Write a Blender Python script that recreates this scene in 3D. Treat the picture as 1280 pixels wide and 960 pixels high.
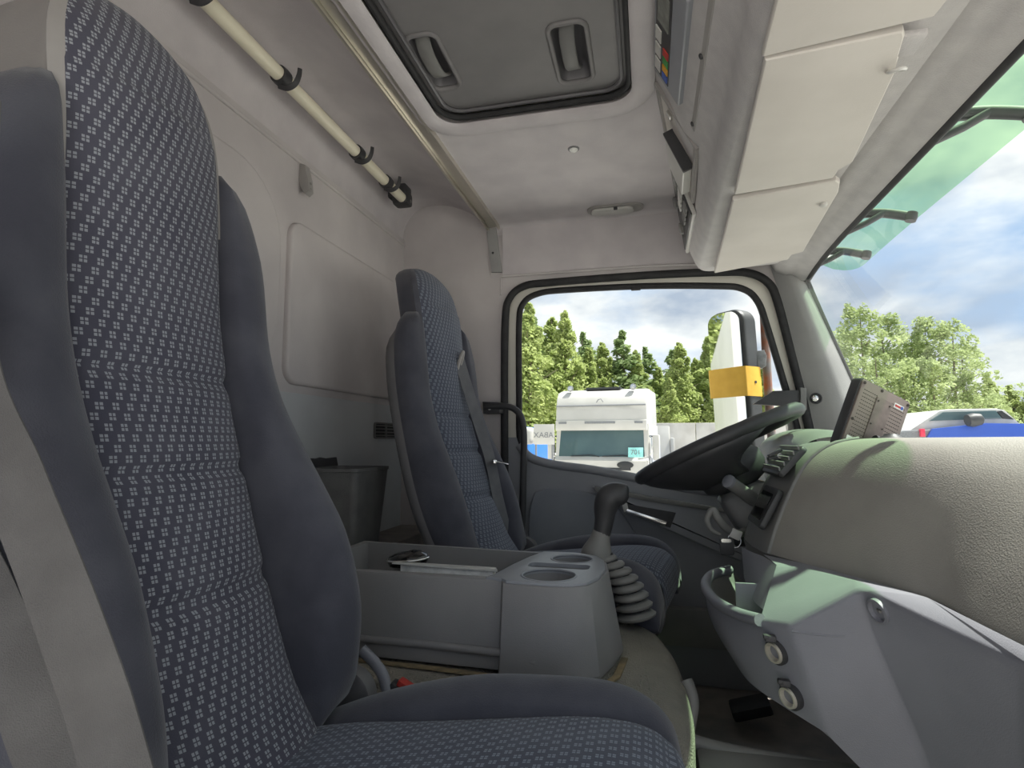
import bpy, bmesh, math, random
from mathutils import Vector, Matrix, noise
random.seed(7)
for o in list(bpy.data.objects): bpy.data.objects.remove(o)
SC = bpy.context.scene
COL = SC.collection

# ------------------------------------------------------------------ camera
# metres; X = towards the front of the truck, Y = across the cab (0 = open passenger door), Z = up (0 = cab floor)
FPX = 700.0
PITCH = math.atan(70/700.0)
YAW = math.atan(170*math.cos(PITCH)/700.0)
CAM = Vector((0, 0, .83))
FWD = Vector((-math.sin(YAW)*math.cos(PITCH), math.cos(YAW)*math.cos(PITCH), math.sin(PITCH)))
RGT = Vector((math.cos(YAW), math.sin(YAW), 0))
UPV = RGT.cross(FWD)
cd = bpy.data.cameras.new('camera'); cam = bpy.data.objects.new('camera', cd); COL.objects.link(cam)
cd.sensor_width = 36; cd.lens = 36*FPX/1280; cd.clip_start = .02; cd.clip_end = 500
cam.matrix_world = Matrix(((RGT.x, UPV.x, -FWD.x, CAM.x), (RGT.y, UPV.y, -FWD.y, CAM.y), (RGT.z, UPV.z, -FWD.z, CAM.z), (0, 0, 0, 1)))
SC.camera = cam

def at(u, v, X=None, Y=None, Z=None):
    """sight line of a photo pixel met with a plane of the cab"""
    d = FWD + RGT*((u-640)/FPX) + UPV*(-(v-480)/FPX)
    t = (X-CAM.x)/d.x if X is not None else (Y-CAM.y)/d.y if Y is not None else (Z-CAM.z)/d.z
    return CAM + d*t

# ------------------------------------------------------------------ world, sun, exposure
def nd(nt, t, **kw):
    n = nt.nodes.new(t)
    for k, v in kw.items(): setattr(n, k, v)
    return n
def lin(c):
    f = lambda x: (x/255/12.92 if x/255 <= .04045 else ((x/255+.055)/1.055)**2.4)
    return (f(c[0]), f(c[1]), f(c[2]), 1)
SKY_STRENGTH = .50
W = bpy.data.worlds.new('sky'); SC.world = W; W.use_nodes = True
nt = W.node_tree; nt.nodes.clear()
tc = nd(nt, 'ShaderNodeTexCoord')
mp = nd(nt, 'ShaderNodeMapping'); mp.inputs['Scale'].default_value = (1, 1, 2.3); mp.inputs['Location'].default_value = (.3, .1, .15)
nt.links.new(tc.outputs['Generated'], mp.inputs['Vector'])
n1 = nd(nt, 'ShaderNodeTexNoise'); n1.inputs['Scale'].default_value = 3.1; n1.inputs['Detail'].default_value = 9; n1.inputs['Roughness'].default_value = .56
nt.links.new(mp.outputs[0], n1.inputs['Vector'])
cr = nd(nt, 'ShaderNodeValToRGB'); cr.color_ramp.elements[0].position = .32; cr.color_ramp.elements[1].position = .53
cr.color_ramp.elements[0].color = (0, 0, 0, 1); cr.color_ramp.elements[1].color = (1, 1, 1, 1)
nt.links.new(n1.outputs['Fac'], cr.inputs['Fac'])
mp2 = nd(nt, 'ShaderNodeMapping'); mp2.inputs['Scale'].default_value = (1, 1, 2.0); mp2.inputs['Location'].default_value = (2.3, .7, 1.15)
nt.links.new(tc.outputs['Generated'], mp2.inputs['Vector'])
n2 = nd(nt, 'ShaderNodeTexNoise'); n2.inputs['Scale'].default_value = 4.3; n2.inputs['Detail'].default_value = 8
nt.links.new(mp2.outputs[0], n2.inputs['Vector'])
cr2 = nd(nt, 'ShaderNodeValToRGB'); cr2.color_ramp.elements[0].position = .40; cr2.color_ramp.elements[1].position = .62
cr2.color_ramp.elements[0].color = lin((172, 184, 201)); cr2.color_ramp.elements[1].color = lin((255, 254, 251))
nt.links.new(n2.outputs['Fac'], cr2.inputs['Fac'])
mx = nd(nt, 'ShaderNodeMix', data_type='RGBA')
mx.inputs[6].default_value = lin((168, 194, 227))
nt.links.new(cr.outputs[0], mx.inputs[0]); nt.links.new(cr2.outputs[0], mx.inputs[7])
bg = nd(nt, 'ShaderNodeBackground'); bg.inputs['Strength'].default_value = SKY_STRENGTH
nt.links.new(mx.outputs[2], bg.inputs['Color'])
wo = nd(nt, 'ShaderNodeOutputWorld'); nt.links.new(bg.outputs[0], wo.inputs['Surface'])

SUN_ELEV, SUN_AZ, SUN_W = 63, 12, 4.0          # azimuth measured from +X (ahead) towards +Y
sl = bpy.data.lights.new('sun', 'SUN'); sl.energy = SUN_W; sl.angle = math.radians(.6); sl.color = (1, .965, .9)
so = bpy.data.objects.new('sun', sl); COL.objects.link(so)
e, a = math.radians(SUN_ELEV), math.radians(SUN_AZ)
sd = Vector((math.cos(e)*math.cos(a), math.cos(e)*math.sin(a), math.sin(e)))
so.rotation_euler = sd.to_track_quat('Z', 'Y').to_euler(); so.location = (5, 0, 9)
SC.view_settings.view_transform = 'Standard'; SC.view_settings.look = 'None'
SC.view_settings.gamma = 1; SC.view_settings.use_curve_mapping = False
SC.view_settings.exposure = 1.28
SC.cycles.diffuse_bounces = 8; SC.cycles.max_bounces = 16

# ------------------------------------------------------------------ materials
MATS = {}
def mat(name, col, rough=.6, col2=None, nscale=60, bump=0, bscale=300, metal=0, spec=.5, coat=0, vor=False, mid=.5, sheen=0, coord='Object'):
    """procedural principled: base colour drifting towards col2 on noise, fine bump"""
    m = bpy.data.materials.new(name); m.use_nodes = True; t = m.node_tree
    b = t.nodes['Principled BSDF']; b.inputs['Roughness'].default_value = rough; b.inputs['Metallic'].default_value = metal
    b.inputs['Specular IOR Level'].default_value = spec
    if coat: b.inputs['Coat Weight'].default_value = coat
    if sheen:
        b.inputs['Sheen Weight'].default_value = sheen; b.inputs['Sheen Roughness'].default_value = .5
    c = nd(t, 'ShaderNodeTexCoord')
    if col2 is None: col2 = tuple(min(255, x*1.12+3) for x in col)
    n = nd(t, 'ShaderNodeTexNoise'); n.inputs['Scale'].default_value = nscale; n.inputs['Detail'].default_value = 5
    t.links.new(c.outputs[coord], n.inputs['Vector'])
    r = nd(t, 'ShaderNodeValToRGB'); r.color_ramp.elements[0].position = mid-.14; r.color_ramp.elements[1].position = mid+.14
    r.color_ramp.elements[0].color = lin(col); r.color_ramp.elements[1].color = lin(col2)
    t.links.new(n.outputs['Fac'], r.inputs['Fac']); t.links.new(r.outputs[0], b.inputs['Base Color'])
    if bump:
        if vor:
            g = nd(t, 'ShaderNodeTexVoronoi'); g.inputs['Scale'].default_value = bscale; o = g.outputs['Distance']
        else:
            g = nd(t, 'ShaderNodeTexNoise'); g.inputs['Scale'].default_value = bscale; g.inputs['Detail'].default_value = 3; o = g.outputs['Fac']
        t.links.new(c.outputs[coord], g.inputs['Vector'])
        bp = nd(t, 'ShaderNodeBump'); bp.inputs['Strength'].default_value = bump; bp.inputs['Distance'].default_value = .002
        t.links.new(o, bp.inputs['Height']); t.links.new(bp.outputs[0], b.inputs['Normal'])
    MATS[name] = m
    return m

def glass_mat(name, tint, refl=.08, rough=0.0):
    """thin pane: straight-through tinted light plus a fresnel mirror"""
    m = bpy.data.materials.new(name); m.use_nodes = True; t = m.node_tree; t.nodes.clear()
    tr = nd(t, 'ShaderNodeBsdfTransparent'); tr.inputs[0].default_value = tint
    gl = nd(t, 'ShaderNodeBsdfGlossy'); gl.inputs['Roughness'].default_value = rough
    lw = nd(t, 'ShaderNodeLayerWeight'); lw.inputs['Blend'].default_value = refl
    ms = nd(t, 'ShaderNodeMixShader'); o = nd(t, 'ShaderNodeOutputMaterial')
    t.links.new(lw.outputs['Fresnel'], ms.inputs[0]); t.links.new(tr.outputs[0], ms.inputs[1]); t.links.new(gl.outputs[0], ms.inputs[2])
    t.links.new(ms.outputs[0], o.inputs[0]); MATS[name] = m
    return m

def fabric_dots(name, base, base2, dot, a=.0150, b=.0126):
    """seat cloth: staggered rows of woven marks, each mark four small squares"""
    m = bpy.data.materials.new(name); m.use_nodes = True; t = m.node_tree
    bs = t.nodes['Principled BSDF']; bs.inputs['Roughness'].default_value = .95; bs.inputs['Specular IOR Level'].default_value = .15
    bs.inputs['Sheen Weight'].default_value = .12
    uv = nd(t, 'ShaderNodeTexCoord'); sx = nd(t, 'ShaderNodeSeparateXYZ'); t.links.new(uv.outputs['UV'], sx.inputs[0])
    def mth(op, x, y=None):
        n = nd(t, 'ShaderNodeMath', operation=op)
        for i, q in enumerate((x, y)):
            if q is None: continue
            if isinstance(q, (int, float)): n.inputs[i].default_value = q
            else: t.links.new(q, n.inputs[i])
        return n.outputs[0]
    vv = mth('DIVIDE', sx.outputs['Y'], b); row = mth('FLOOR', vv)
    off = mth('MULTIPLY', row, -.34)
    uu = mth('ADD', mth('DIVIDE', sx.outputs['X'], a), off)
    fx = mth('ABSOLUTE', mth('SUBTRACT', mth('FRACT', uu), .5)); fy = mth('ABSOLUTE', mth('SUBTRACT', mth('FRACT', vv), .5))
    inx = mth('MULTIPLY', mth('LESS_THAN', fx, .215), mth('GREATER_THAN', fx, .035))
    iny = mth('MULTIPLY', mth('LESS_THAN', fy, .335), mth('GREATER_THAN', fy, .055))
    ins = mth('MULTIPLY', inx, iny)
    c = nd(t, 'ShaderNodeTexNoise'); c.inputs['Scale'].default_value = 14; c.inputs['Detail'].default_value = 6
    oc = nd(t, 'ShaderNodeTexCoord'); t.links.new(oc.outputs['Object'], c.inputs['Vector'])
    r = nd(t, 'ShaderNodeValToRGB'); r.color_ramp.elements[0].position = .35; r.color_ramp.elements[1].position = .68
    r.color_ramp.elements[0].color = lin(base); r.color_ramp.elements[1].color = lin(base2); t.links.new(c.outputs['Fac'], r.inputs['Fac'])
    mxx = nd(t, 'ShaderNodeMix', data_type='RGBA'); t.links.new(ins, mxx.inputs[0]); t.links.new(r.outputs[0], mxx.inputs[6]); mxx.inputs[7].default_value = lin(dot)
    t.links.new(mxx.outputs[2], bs.inputs['Base Color'])
    g = nd(t, 'ShaderNodeTexNoise'); g.inputs['Scale'].default_value = 500; t.links.new(oc.outputs['Object'], g.inputs['Vector'])
    hh = mth('ADD', mth('MULTIPLY', ins, .5), g.outputs['Fac'])
    bp = nd(t, 'ShaderNodeBump'); bp.inputs['Strength'].default_value = .35; bp.inputs['Distance'].default_value = .0015
    t.links.new(hh, bp.inputs['Height']); t.links.new(bp.outputs[0], bs.inputs['Normal'])
    MATS[name] = m

mat('headliner', (198, 193, 195), .95, (208, 203, 204), 9, .35, 420, spec=.1)
mat('liner_wall', (192, 187, 187), .9, (205, 200, 199), 4, .3, 380, spec=.15)
mat('wall_plastic', (184, 187, 189), .6, (193, 196, 198), 5, .12, 500)
mat('overhead', (186, 183, 183), .8, (194, 191, 190), 30, .45, 420, spec=.2)
mat('visor_vinyl', (200, 195, 189), .7, (208, 203, 197), 6, .12, 350, spec=.25)
mat('alu', (205, 200, 188), .32, (218, 213, 202), 3, metal=.85)
mat('rod_cream', (236, 230, 206), .35, (242, 236, 214), 4)
mat('black_plastic', (56, 56, 58), .5, (64, 64, 66), 20, .1, 500)
mat('dark_plastic', (118, 118, 117), .55, (130, 129, 126), 8, .2, 600)
mat('grey_plastic', (128, 129, 136), .5, (136, 137, 144), 6, .22, 600)
mat('console_plastic', (128, 127, 128), .5, (138, 137, 137), 5, .22, 700)
mat('plate_plastic', (142, 145, 151), .42, (150, 153, 159), 8, .1, 700)
mat('door_plastic', (142, 144, 149), .5, (150, 152, 157), 5, .2, 600)
mat('door_insert', (136, 140, 148), .75, (144, 148, 155), 7, .25, 500)
mat('rubber', (38, 38, 40), .7, (50, 50, 51), 30, .1, 300)
mat('hatch_dark', (122, 120, 121), .6, (134, 132, 132), 5, .2, 500)
mat('hatch_grip', (96, 95, 98), .38, (106, 105, 108), 5)
mat('pad_leather', (138, 135, 129), .6, (150, 147, 140), 7, .2, 420, vor=True)
mat('velour', (72, 73, 82), .98, (86, 87, 95), 11, .35, 500, spec=.08, sheen=.25)
mat('vinyl_grey', (150, 147, 144), .55, (160, 157, 154), 9, .12, 400)
mat('shell_plastic', (96, 95, 97), .5, (106, 105, 106), 9, .2, 500)
mat('webbing', (90, 88, 87), .85, (98, 96, 95), 25, .5, 900)
mat('webbing_dark', (96, 97, 100), .8, (106, 107, 110), 25, .5, 900)
mat('tunnel_vinyl', (128, 125, 117), .75, (150, 144, 132), 9, 1.0, 300, vor=True)
mat('floor_mat', (122, 119, 117), .85, (142, 136, 129), 14, .5, 200)
mat('dust', (150, 132, 100), .95, (120, 108, 86), 30, .4, 300)
mat('paint_cream', (206, 203, 192), .4, (214, 211, 201), 3)
mat('pillar', (156, 156, 155), .75, (166, 166, 164), 8, .3, 450, spec=.2)
mat('chrome', (215, 214, 210), .16, (228, 227, 224), 10, metal=.95)
mat('silver', (196, 195, 190), .35, (208, 207, 203), 9)
mat('socket_metal', (206, 200, 184), .4, (216, 211, 197), 9, metal=.35)
mat('red_plastic', (176, 58, 52), .5)
mat('paper', (226, 226, 222), .9)
mat('bin_plastic', (92, 92, 92), .45, (106, 106, 105), 20, .5, 240)
mat('monitor_back', (122, 110, 104), .5, (130, 118, 112), 9, .1, 400)
mat('monitor_mid', (104, 93, 88), .5)
mat('slot', (54, 48, 46), .8)
mat('screen_black', (12, 12, 14), .12)
mat('display', (120, 122, 116), .25)
mat('key_green', (60, 140, 70), .5); mat('key_blue', (60, 90, 170), .5); mat('key_amber', (205, 150, 40), .5)
mat('truck_white', (200, 198, 192), .35, (192, 190, 184), 2)
mat('truck_grey', (120, 122, 124), .5); mat('truck_dark', (40, 42, 44), .5)
mat('truck_glass', (70, 92, 96), .06, (82, 104, 106), 1.2)
mat('teal_card', (150, 214, 210), .7)
mat('wall_concrete', (190, 186, 178), .9, (214, 210, 202), 1.5, .3, 20)
mat('gravel', (200, 197, 192), .95, (216, 212, 206), .6, .5, 8)
mat('blue_paint', (58, 92, 186), .28, (64, 98, 192), 2); mat('blue_tarp', (48, 116, 208), .5)
mat('tail_red', (220, 50, 80), .3)
mat('yellow_tape', (232, 184, 70), .5, (222, 172, 60), 20)
mat('mirror_housing', (58, 60, 62), .5, (70, 72, 73), 9)
mat('pole_rust', (128, 124, 122), .6, (150, 92, 66), 16, mid=.53)
mat('bark', (110, 100, 84), .95, (140, 130, 112), 4)
fabric_dots('seat_dots', (76, 76, 88), (86, 86, 97), (150, 154, 160))
fabric_dots('seat_dots_small', (82, 86, 99), (92, 96, 108), (134, 142, 153))
glass_mat('glass_side', (.95, .98, .97, 1), .06)
glass_mat('glass_screen', (.95, .985, .97, 1), .05)
glass_mat('visor_green', (.56, .82, .54, 1), .06)
mm = bpy.data.materials.new('mirror_glass'); mm.use_nodes = True
mm.node_tree.nodes['Principled BSDF'].inputs['Metallic'].default_value = 1; mm.node_tree.nodes['Principled BSDF'].inputs['Roughness'].default_value = .02
mm.node_tree.nodes['Principled BSDF'].inputs['Base Color'].default_value = (.85, .87, .87, 1); MATS['mirror_glass'] = mm
def leaf_mat(name, c1, c2):
    m = mat(name, c1, .7, c2, .9, spec=.2)
    t = m.node_tree; b = t.nodes['Principled BSDF']
    tl = nd(t, 'ShaderNodeBsdfTranslucent'); ms = nd(t, 'ShaderNodeMixShader'); ms.inputs[0].default_value = .48
    src = b.inputs['Base Color'].links[0].from_socket; t.links.new(src, tl.inputs[0])
    out = [n for n in t.nodes if n.type == 'OUTPUT_MATERIAL'][0]
    t.links.new(b.outputs[0], ms.inputs[1]); t.links.new(tl.outputs[0], ms.inputs[2]); t.links.new(ms.outputs[0], out.inputs[0])
leaf_mat('leaf_birch', (172, 186, 118), (194, 204, 140)); leaf_mat('leaf_fir', (134, 154, 106), (156, 172, 118)); leaf_mat('leaf_aspen', (162, 176, 124), (182, 194, 142))

# ------------------------------------------------------------------ mesh helpers
def tag(o, label=None, cat=None, group=None, kind=None):
    if label: o['label'] = label
    if cat: o['category'] = cat
    if group: o['group'] = group
    if kind: o['kind'] = kind
    return o
def link(name, me, m=None, parent=None, smooth=True, auto=35):
    o = bpy.data.objects.new(name, me); COL.objects.link(o)
    if m: me.materials.append(MATS[m])
    if smooth and len(me.polygons):
        me.polygons.foreach_set('use_smooth', [True]*len(me.polygons))
        if auto: me.set_sharp_from_angle(angle=math.radians(auto))
    if parent is not None:
        o.parent = parent; o.matrix_parent_inverse = Matrix.Translation(parent.location).inverted() if parent.type == 'EMPTY' and not any(parent.rotation_euler) else parent.matrix_world.inverted()
    return o
def empty(name, loc, label=None, cat=None, group=None, kind=None):
    o = bpy.data.objects.new(name, None); COL.objects.link(o); o.location = loc; o.empty_display_size = .05
    return tag(o, label, cat, group, kind)
def bm_mesh(bm, name='m', recalc=True):
    if recalc: bmesh.ops.recalc_face_normals(bm, faces=bm.faces)
    me = bpy.data.meshes.new(name); bm.to_mesh(me); bm.free(); return me
def pydata(vs, fs, recalc=True):
    bm = bmesh.new(); V = [bm.verts.new(v) for v in vs]
    for f in fs:
        try: bm.faces.new([V[i] for i in f])
        except ValueError: pass
    return bm_mesh(bm, recalc=recalc)
def box_bm(bm, c, s, bev=0, rot=None, seg=2):
    r = bmesh.ops.create_cube(bm, size=1)
    vs = r['verts']; bmesh.ops.scale(bm, vec=s, verts=vs)
    if bev:
        g = bmesh.ops.bevel(bm, geom=list({e for v in vs for e in v.link_edges}), offset=bev, segments=seg, profile=.6, affect='EDGES')
        vs = list({v for f in g['faces'] for v in f.verts} | {v for v in vs if v.is_valid})
    if rot is not None: bmesh.ops.rotate(bm, cent=(0, 0, 0), matrix=rot, verts=vs)
    bmesh.ops.translate(bm, vec=c, verts=vs)
def box(name, c, s, m, parent=None, bev=.004, rot=None, seg=2):
    bm = bmesh.new(); box_bm(bm, c, s, bev, rot, seg); return link(name, bm_mesh(bm), m, parent)
def box2(name, a, b, m, parent=None, bev=.004):
    return box(name, [(a[i]+b[i])/2 for i in range(3)], [abs(b[i]-a[i]) for i in range(3)], m, parent, bev)
def grid_mesh(rows, closed=False, cap0=False, cap1=False, uvs=None, recalc=True):
    """rows of points -> quads; closed joins each row into a ring"""
    bm = bmesh.new(); R = [[bm.verts.new(p) for p in r] for r in rows]
    uvl = bm.loops.layers.uv.new('UVMap') if uvs else None
    n = len(rows[0])
    for i in range(len(R)-1):
        for j in range(n if closed else n-1):
            k = (j+1) % n
            f = bm.faces.new((R[i][j], R[i][k], R[i+1][k], R[i+1][j]))
            if uvs:
                for l, (a, b) in zip(f.loops, ((i, j), (i, k), (i+1, k), (i+1, j))): l[uvl].uv = uvs[a][b]
    if cap0: bm.faces.new(R[0])
    if cap1: bm.faces.new(list(reversed(R[-1])))
    bmesh.ops.remove_doubles(bm, verts=bm.verts, dist=1e-6)
    return bm_mesh(bm, recalc=recalc)
def lerp_tab(tab, x):
    """smooth (monotone) interpolation in a table of (x, y...)"""
    tab = sorted(tab)
    if x <= tab[0][0]: return tab[0][1]
    if x >= tab[-1][0]: return tab[-1][1]
    for i in range(len(tab)-1):
        a, b = tab[i], tab[i+1]
        if a[0] <= x <= b[0]:
            p = tab[i-1] if i else a; q = tab[i+2] if i+2 < len(tab) else b
            h = b[0]-a[0]; s = (x-a[0])/h
            m0 = (b[1]-p[1])/(b[0]-p[0])*h; m1 = (q[1]-a[1])/(q[0]-a[0])*h
            return (2*s**3-3*s*s+1)*a[1]+(s**3-2*s*s+s)*m0+(-2*s**3+3*s*s)*b[1]+(s**3-s*s)*m1
def spline(pts, n=8, closed=False):
    P = [Vector(tuple(p)+(0,)*(3-len(p))) for p in pts]; out = []; N = len(P)
    for i in range(N if closed else N-1):
        p0 = P[(i-1) % N] if closed or i else P[0]; p1 = P[i]; p2 = P[(i+1) % N]
        p3 = P[(i+2) % N] if closed or i+2 < N else P[-1]
        for k in range(n):
            s = k/n
            out.append(.5*((2*p1)+(p2-p0)*s+(2*p0-5*p1+4*p2-p3)*s*s+(3*p1-p0-3*p2+p3)*s**3))
    if not closed: out.append(P[-1])
    return out
def circle(r, n=10, rx=None):
    return [(r*math.cos(2*math.pi*i/n), (rx or r)*math.sin(2*math.pi*i/n)) for i in range(n)]
def sweep(path, prof, closed=False, ref=None, caps=True, radii=None):
    """profile (list of 2D points: side, ref) carried along a path"""
    P = [Vector(p) for p in path]; N = len(P); rows = []; nrm = None
    for i in range(N):
        t = (P[(i+1) % N]-P[i-1]) if closed else (P[min(i+1, N-1)]-P[max(i-1, 0)])
        t.normalize()
        if ref is not None:
            n = Vector(ref); n = (n-t*n.dot(t)).normalized()
        else:
            if nrm is None: nrm = t.orthogonal().normalized()
            nrm = (nrm-t*nrm.dot(t)).normalized(); n = nrm
        s = t.cross(n); k = radii[i] if radii else 1
        rows.append([P[i]+s*(a*k)+n*(b*k) for a, b in prof])
    if closed: rows.append(rows[0])
    return grid_mesh(rows, True, caps and not closed, caps and not closed)
def tube(name, path, r, m, parent=None, n=10, closed=False, radii=None, ref=None, rx=None):
    return link(name, sweep(path, circle(r, n, rx), closed, ref, True, radii), m, parent, auto=50)
def rect_prof(w, h, b=0):
    w /= 2; h /= 2
    if not b: return [(-w, -h), (w, -h), (w, h), (-w, h)]
    return [(-w+b, -h), (w-b, -h), (w, -h+b), (w, h-b), (w-b, h), (-w+b, h), (-w, h-b), (-w, -h+b)]
def rrect(x0, x1, y0, y1, r, n=5):
    out = []
    for cx, cy, a0 in ((x1-r, y1-r, 0), (x0+r, y1-r, 90), (x0+r, y0+r, 180), (x1-r, y0+r, 270)):
        for i in range(n+1):
            a = math.radians(a0+90*i/n); out.append((cx+r*math.cos(a), cy+r*math.sin(a)))
    return out
def prism(name, poly, o, ax, ay, az, d, m, parent=None, bev=0, seg=2, auto=35):
    """2D polygon in the frame (o, ax, ay) extruded by d along az"""
    o, ax, ay, az = Vector(o), Vector(ax), Vector(ay), Vector(az)
    bm = bmesh.new(); A = [bm.verts.new(o+ax*p[0]+ay*p[1]) for p in poly]; B = [bm.verts.new(v.co+az*d) for v in A]
    n = len(poly); fa = bm.faces.new(A); fb = bm.faces.new(list(reversed(B)))
    for i in range(n): bm.faces.new((A[i], B[i], B[(i+1) % n], A[(i+1) % n]))
    bmesh.ops.recalc_face_normals(bm, faces=bm.faces)
    if bev:
        bmesh.ops.bevel(bm, geom=list(fa.edges)+list(fb.edges), offset=bev, segments=seg, profile=.6, affect='EDGES')
    return link(name, bm_mesh(bm), m, parent, auto=auto)
def lathe(name, prof, o, axis, m, parent=None, n=24, auto=40):
    """(r, h) pairs turned about an axis"""
    o, z = Vector(o), Vector(axis).normalized(); x = z.orthogonal().normalized(); y = z.cross(x)
    rows = [[o+z*h+(x*math.cos(2*math.pi*i/n)+y*math.sin(2*math.pi*i/n))*max(r, 1e-4) for i in range(n)] for r, h in prof]
    return link(name, grid_mesh(rows, True, True, True), m, parent, auto=auto)
def cut(obj, cutters):
    """carve solids out of a mesh and throw the solids away"""
    for c in cutters:
        md = obj.modifiers.new('cut', 'BOOLEAN'); md.operation = 'DIFFERENCE'; md.solver = 'EXACT'; md.object = c
    bpy.context.view_layer.update()
    dg = bpy.context.evaluated_depsgraph_get(); me = bpy.data.meshes.new_from_object(obj.evaluated_get(dg))
    obj.modifiers.clear(); obj.data = me
    for c in cutters: bpy.data.objects.remove(c)
    me.polygons.foreach_set('use_smooth', [True]*len(me.polygons)); me.set_sharp_from_angle(angle=math.radians(30))
def text_mesh(name, s, size, o, ax, ay, m, parent=None, depth=.0006):
    c = bpy.data.curves.new(name, 'FONT'); c.body = s; c.size = size; c.extrude = depth; c.align_x = 'CENTER'; c.align_y = 'CENTER'
    t = bpy.data.objects.new(name, c); COL.objects.link(t); bpy.context.view_layer.update()
    me = bpy.data.meshes.new_from_object(t.evaluated_get(bpy.context.evaluated_depsgraph_get())); bpy.data.objects.remove(t)
    ax, ay = Vector(ax), Vector(ay); az = ax.cross(ay); o = Vector(o)
    for v in me.vertices: v.co = o+ax*v.co.x+ay*v.co.y+az*v.co.z
    me.materials.clear()
    return link(name, me, m, parent, smooth=False)
# ================================================================== cab shell
YD, XR, XB = 2.10, -.97, -.545            # driver's side, rear wall, rear edge of the door opening
def struct(o, label=None, cat=None): return tag(o, label, cat, kind='structure')

# floor
fl = box2('floor', (-1.0, -.04, -.05), (.78, 2.2, .0), 'floor_mat', bev=0); struct(fl, 'dark worn cab floor covering', 'floor')
# rear wall: liner, two raised panels, lower plastic
wr = empty('wall_rear', (XR, 1.05, 0)); struct(wr, 'grey padded rear wall of the cab with embossed panels', 'wall')
box2('liner', (XR-.05, -.05, .95), (XR, 2.14, 1.66), 'liner_wall', wr, 0)
box2('lower_panel', (XR-.05, -.05, 0), (XR+.006, 2.14, .962), 'wall_plastic', wr, .004)
def raised(y0, y1, z0, z1, r, d=.016):
    prism('embossed_panel', rrect(y0, y1, z0, z1, r, 8), (XR-.01, 0, 0), (0, 1, 0), (0, 0, 1), (1, 0, 0), d+.01, 'liner_wall', wr, .010, 3, auto=60)
raised(1.33, 2.035, .985, 1.452, .05)
raised(.25, 1.285, .985, 1.53, .19, .02)
# vent grille low on the rear wall
vg = empty('vent_grille', (XR+.006, 1.99, .84), 'black slotted vent grille low on the grey rear wall', 'vent')
y0, y1, z0, z1 = 1.86, 2.03, .838, .892
link('frame', sweep([(XR+.008, y, z) for y, z in rrect(y0, y1, z0, z1, .008, 3)], rect_prof(.006, .008), True, (1, 0, 0)), 'dark_plastic', vg)
box2('backing', (XR+.0065, y0, z0), (XR+.0085, y1, z1), 'rubber', vg, 0)
for k in range(4):
    z = z0+.009+k*.012
    box('slat', (XR+.011, (y0+y1)/2, z), (.006, y1-y0-.008, .0045), 'dark_plastic', vg, 0)
box('divider', (XR+.012, (y0+y1)/2, (z0+z1)/2), (.007, .005, z1-z0-.004), 'dark_plastic', vg, 0)

# ceiling: flat part with the hatch opening, cove to the rear
ce = empty('ceiling', (-.25, 1.05, 1.68)); struct(ce, 'grey fabric headliner with a rear cove', 'ceiling')
ZC = 1.68
HX0, HX1, HY0, HY1 = -.515, -.022, .66, 1.352
def rect_with_hole(x0, x1, y0, y1, hole, z, zt):
    n = len(hole); bm = bmesh.new()
    H = [bm.verts.new((x, y, z)) for x, y in hole]
    cx, cy = sum(h[0] for h in hole)/n, sum(h[1] for h in hole)/n
    def outer(p):
        dx, dy = p[0]-cx, p[1]-cy
        k = min(((x1-cx)/dx if dx > 0 else (x0-cx)/dx) if abs(dx) > 1e-9 else 1e9, ((y1-cy)/dy if dy > 0 else (y0-cy)/dy) if abs(dy) > 1e-9 else 1e9)
        return (cx+dx*k, cy+dy*k, z)
    O = [bm.verts.new(outer(p)) for p in hole]
    for i in range(n): bm.faces.new((H[i], H[(i+1) % n], O[(i+1) % n], O[i]))
    for cxn, cyn in ((x0, y0), (x1, y0), (x1, y1), (x0, y1)):          # corner triangles
        for i in range(n):
            a, b = O[i].co, O[(i+1) % n].co
            if (abs(a.x-b.x) > 1e-5 and abs(a.y-b.y) > 1e-5) and min(abs(a.x-cxn), abs(b.x-cxn)) < 1e-5 and min(abs(a.y-cyn), abs(b.y-cyn)) < 1e-5:
                c = bm.verts.new((cxn, cyn, z)); bm.faces.new((O[i], O[(i+1) % n], c))
    U = [bm.verts.new((x, y, zt)) for x, y in hole]
    for i in range(n): bm.faces.new((H[i], H[(i+1) % n], U[(i+1) % n], U[i]))
    return bm_mesh(bm)
link('flat_liner', rect_with_hole(-.605, .60, -.05, 2.10, rrect(HX0-.03, HX1+.03, HY0-.03, HY1+.03, .085, 10), ZC, ZC+.03), 'headliner', ce)
cove = spline([(-.585, ZC+.001), (-.62, 1.705), (-.70, 1.76), (-.80, 1.795), (-.90, 1.79), (-.955, 1.74), (-.975, 1.68), (-.972, 1.64)], 6)
cove = [(p.x, p.y) for p in cove]
link('cove', grid_mesh([[(x, y, z) for x, z in cove] for y in [-.05+i*.108 for i in range(21)]]), 'headliner', ce, auto=60)
tube('seam_bead', [(XR+.002, y, 1.638) for y in (-.05, 1.0, 2.1)], .006, 'liner_wall', ce)
# moulded ledge round the hatch
link('hatch_surround', sweep([(x, y, ZC-.004) for x, y in rrect(HX0-.032, HX1+.032, HY0-.032, HY1+.032, .087, 10)], [(.028*math.cos(a), .012*math.sin(a)) for a in [i*math.pi/6 for i in range(12)]], True, (0, 0, 1)), 'headliner', ce, auto=60)
# roof outer skin
box2('roof_skin', (-1.05, -.06, 1.83), (.60, 2.2, 1.85), 'paint_cream', ce, 0)

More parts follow.
